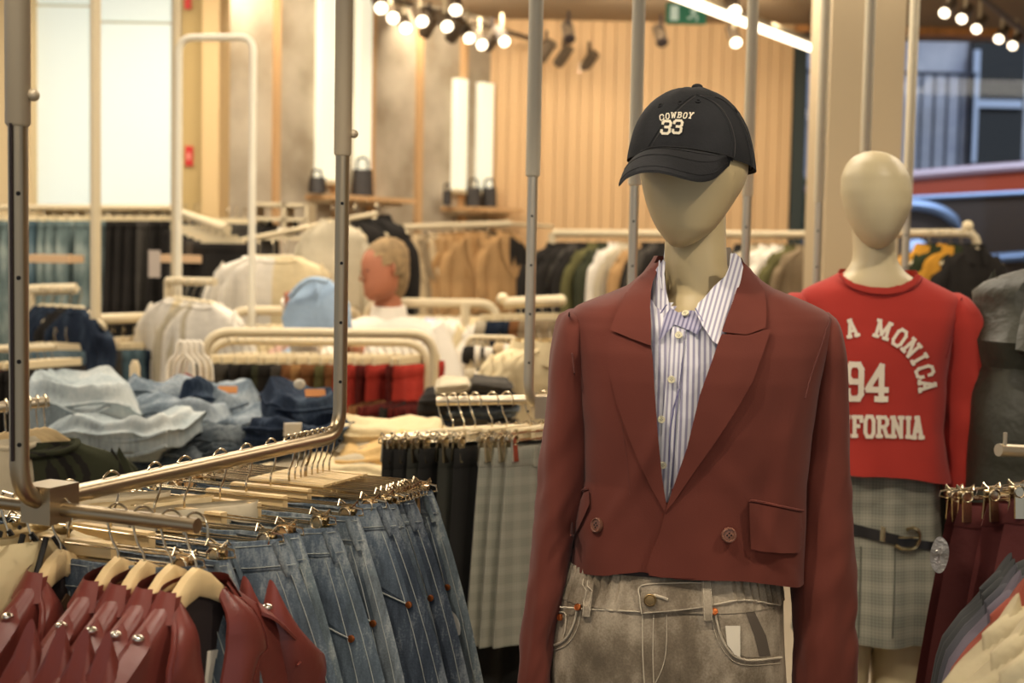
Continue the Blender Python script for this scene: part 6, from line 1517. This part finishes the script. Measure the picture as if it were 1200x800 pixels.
# --- right of the middle: hanging shoes, straps and folded dark clothes (Y 4.6)
rn = random.Random(11)
t = thing('display_table', Vector((P(550, 500, 4.3).x, 4.3, 0)), 'cream table with dark folded clothes behind the short rail', 'table'); zt2 = P(550, 470, 4.3).z
xa, xb = XS(498, 1.1, 4.3), XS(612, 1.1, 4.3); part('table_top', MB().box((xa, 4.1, zt2-.2), (xb, 4.7, zt2-.16)), M_cream, t, False)
for x in (xa+.04, xb-.04): part('leg', MB().tube([(x, 4.4, 0), (x, 4.4, zt2-.2)], .02, 8), M_rack, t)
for i, (px, py, w_, h_, m, lab) in enumerate(((515, 470, .13, .07, C_['black'], 'black folded garment beside the red trousers'), (556, 492, .26, .05, C_['grey'], 'grey folded trousers lowest behind the short rail'), (556, 480, .28, .04, Gb, 'slate folded trousers behind the short rail'), (560, 466, .26, .05, C_['black'], 'black folded trousers on top behind the short rail'), (520, 496, .16, .07, C_['navy'], 'navy folded jeans left behind the short rail'), (532, 452, .12, .03, C_['greige'], 'greige folded scarf on the dark clothes'), (575, 452, .14, .04, C_['grey'], 'grey folded scarf on the dark clothes'))):
    folded(px, py, 4.3, w_, .24, h_, m, lab, 0, i*1.3, .012, 'dark clothes folded behind the short rail', cat='clothes', name='folded_clothes')
rk, pr, qr = urack('thin cream stand with hanging belts, bags and socks', 548, 606, 395, 4.9, 4.9, .010, fil=.03, name='accessory_stand')
cl_ = ['black','white','grey','white','black','beige','white','black','greige','white','grey','black','wine','white','black','greige']
for i in range(16):
    px = 552 + (i % 8)*7 + rn.uniform(-2, 2); py = 398 + (i//8)*26 + rn.uniform(-3, 3); c = P(px, py, 4.85 - .03*(i//8)); t = thing('hanging_pouch', c, '%s small pouch on the accessory stand, %s in the %s row' % (NMS[cl_[i]], ORD[i % 8], ['upper', 'lower'][i//8]), 'pouch', 'small pouches on the accessory stand')
    w_ = rn.uniform(.02, .034); h_ = rn.uniform(.05, .085)
    part('pouch', MB().loft([sring((c.x, c.y, c.z - .02 - h_*v), w_*s_, .014*s_, 12, 2.4) for v, s_ in ((0,.4),(.1,.8),(.5,1),(.9,.95),(1,.6))]), C_[cl_[i]], t)
    part('loop', MB().tube([c + Vector((-.006,0,-.02)), c + Vector((0,-.005,.012)), c + Vector((.006,0,-.02))], .003, 6), M_cream, t)
# cream and navy garments behind the centre steel pole
row('behind the centre pole', 'tr', ['greige','navy','navy','brown','taupe'], P(592, 354, 5.2), P(655, 352, 5.2), R(30), h=.3, w=.15, jit=6)
t = thing('clothes_rail', P(620, 352, 5.2), 'cream rail with white knobs behind the centre steel pole', 'clothes rail'); part('bar', MB().tube([P(590, 355, 5.2), P(656, 352, 5.2)], .022, 10), M_rack, t); part('end_knob', MB().ball(P(657, 352, 5.2), .023, 12, 8), M_cream, t); part('end_knob', MB().ball(P(589, 350, 5.2), .023, 12, 8), M_cream, t)
row('low behind the centre pole', 'co', ['cream','cream','cream'], P(614, 383, 4.6), P(652, 383, 4.6), R(30), h=.55, w=.19, sleeve=.4, collar='shirt')
row('at the foot of the centre pole', 'tr', ['white','wine','cream','cream'], P(578, 478, 3.7), P(640, 478, 3.7), R(45), h=.5, w=.14, hang=False)
# --- far right racks (Y 7.5)
t = thing('clothes_rack', P(800, 272, 7.6), 'long cream rail in front of the oak wall behind the blazer figure', 'clothes rack'); pa3, pb3 = P(647, 273, 7.6), P(952, 275, 7.6)
part('bar', MB().tube([pa3, pb3], .022, 10), M_rack, t)
for v in (pa3, pb3): part('post', MB().tube([v, Vector((v.x, v.y, 0))], .02, 10), M_rack, t)
row('on the long oak wall rail', 'co', ['black','black','grey','black','olive','dolive','white','greige'], P(648, 275, 7.6), P(742, 275, 7.6), R(38), h=.5, w=.19, sleeve=.45, collar='shirt', jit=8)
row('behind the mannequin chin', 'co', ['camel','black','grey','black'], P(748, 275, 7.6), P(785, 275, 7.6), R(38), h=.5, w=.19, sleeve=.45, collar='shirt')
row('right of the mannequin neck', 'co', ['black','greige','white','white','olive','taupe'], P(866, 277, 7.6), P(952, 278, 7.6), R(30), h=.5, w=.2, sleeve=.45, collar='shirt')
t = thing('clothes_rack', P(1110, 272, 5.9), 'cream rounded rack with mustard and green jackets by the window', 'clothes rack'); pa4, pb4 = P(1040, 273, 5.9), P(1146, 273, 5.9)
part('frame', MB().tube(fillet([Vector((pa4.x, pa4.y, 0)), pa4, pb4, Vector((pb4.x, pb4.y, 0))], .06, 6), .017, 12), M_rack, t); part('knob', MB().ball(P(1134, 265, 5.9), .025, 10, 8), M_cream, t)
row('on the rack by the window', 'co', ['mustard','forest','mustard','forest','black'], P(1084, 274, 5.8), P(1146, 274, 5.8), R(24), h=.5, w=.17, sleeve=.42, collar='shirt', jit=7)
# ================================================================ light
w = bpy.data.worlds.new('world'); scn.world = w; w.use_nodes = True
w.node_tree.nodes['Background'].inputs[0].default_value = (.80, .88, 1.0, 1)
w.node_tree.nodes['Background'].inputs[1].default_value = .5
def spot(name, loc, tgt, e, ang=60, c=(1, .87, .70), r=.06, blend=.6):
    l = bpy.data.lights.new(name, 'SPOT'); l.energy = e; l.spot_size = R(ang); l.color = c; l.shadow_soft_size = r; l.spot_blend = blend
    o = bpy.data.objects.new(name, l); col.objects.link(o); o.location = loc
    o.rotation_euler = (Vector(tgt) - Vector(loc)).to_track_quat('-Z', 'Y').to_euler(); return o
def area(name, loc, tgt, e, sx, sy, c=(1, .85, .66)):
    l = bpy.data.lights.new(name, 'AREA'); l.energy = e; l.shape = 'RECTANGLE'; l.size = sx; l.size_y = sy; l.color = c
    o = bpy.data.objects.new(name, l); col.objects.link(o); o.location = loc
    o.rotation_euler = (Vector(tgt) - Vector(loc)).to_track_quat('-Z', 'Y').to_euler(); return o
spot('spotlight', (-.75, 1.0, 3.1), (.28, 2.05, 1.3), 105, 52, r=.03)
spot('spotlight', (1.5, 1.15, 3.1), (.35, 2.1, 1.35), 85, 50, r=.035)
spot('spotlight', (-.1, 1.0, 3.1), (-.3, 2.2, .9), 45, 60, r=.05)
spot('spotlight', (-1.2, 1.3, 3.1), (-.4, 2.0, 1.0), 40, 60, r=.05)
spot('spotlight', (1.1, 2.1, 3.1), (1.2, 3.1, 1.3), 65, 60, r=.04)
spot('spotlight', (1.6, 1.0, 3.1), (1.0, 1.9, 1.0), 28, 50, r=.04)
WC = (1, .87, .70)
area('ceiling_fill_light', (0, -1.2, 3.1), (0, 1.5, .6), 34, 3, 1.5, WC)  # unseen area light added behind the camera as soft front fill
for x, y, e in ((-2.6, 3.6, 62), (0, 4.4, 66), (2.6, 4.4, 50), (-1.6, 6.4, 62), (1.4, 7.0, 56), (4.2, 7.2, 36), (-4.4, 5.6, 36)):
    area('ceiling_fill_light', (x, y, 3.15), (x, y, 0), e, 1.5, 1.2, WC)  # unseen area lights added under the ceiling to lift the hall's ambient brightness
# wall washers
for x, y, tx, ty in ((-.2, 8.9, .3, 10), (1.1, 8.9, 1.2, 10), (-1.2, 7.9, -1.2, 9.2)):
    area('wall_washer', (x, y, 3.1), (tx, ty, 1.9), 13, 1.2, .2, (1, .86, .66))
sn = bpy.data.lights.new('daylight', 'SUN'); sn.energy = 2.4; sn.color = (.75, .85, 1); sn.angle = R(20); so = bpy.data.objects.new('daylight', sn); col.objects.link(so); so.rotation_euler = (R(50), 0, R(25)); so.location = (5, 13, 8)
scn.view_settings.view_transform = 'Standard'
scn.view_settings.look = 'None'
scn.view_settings.exposure = 0
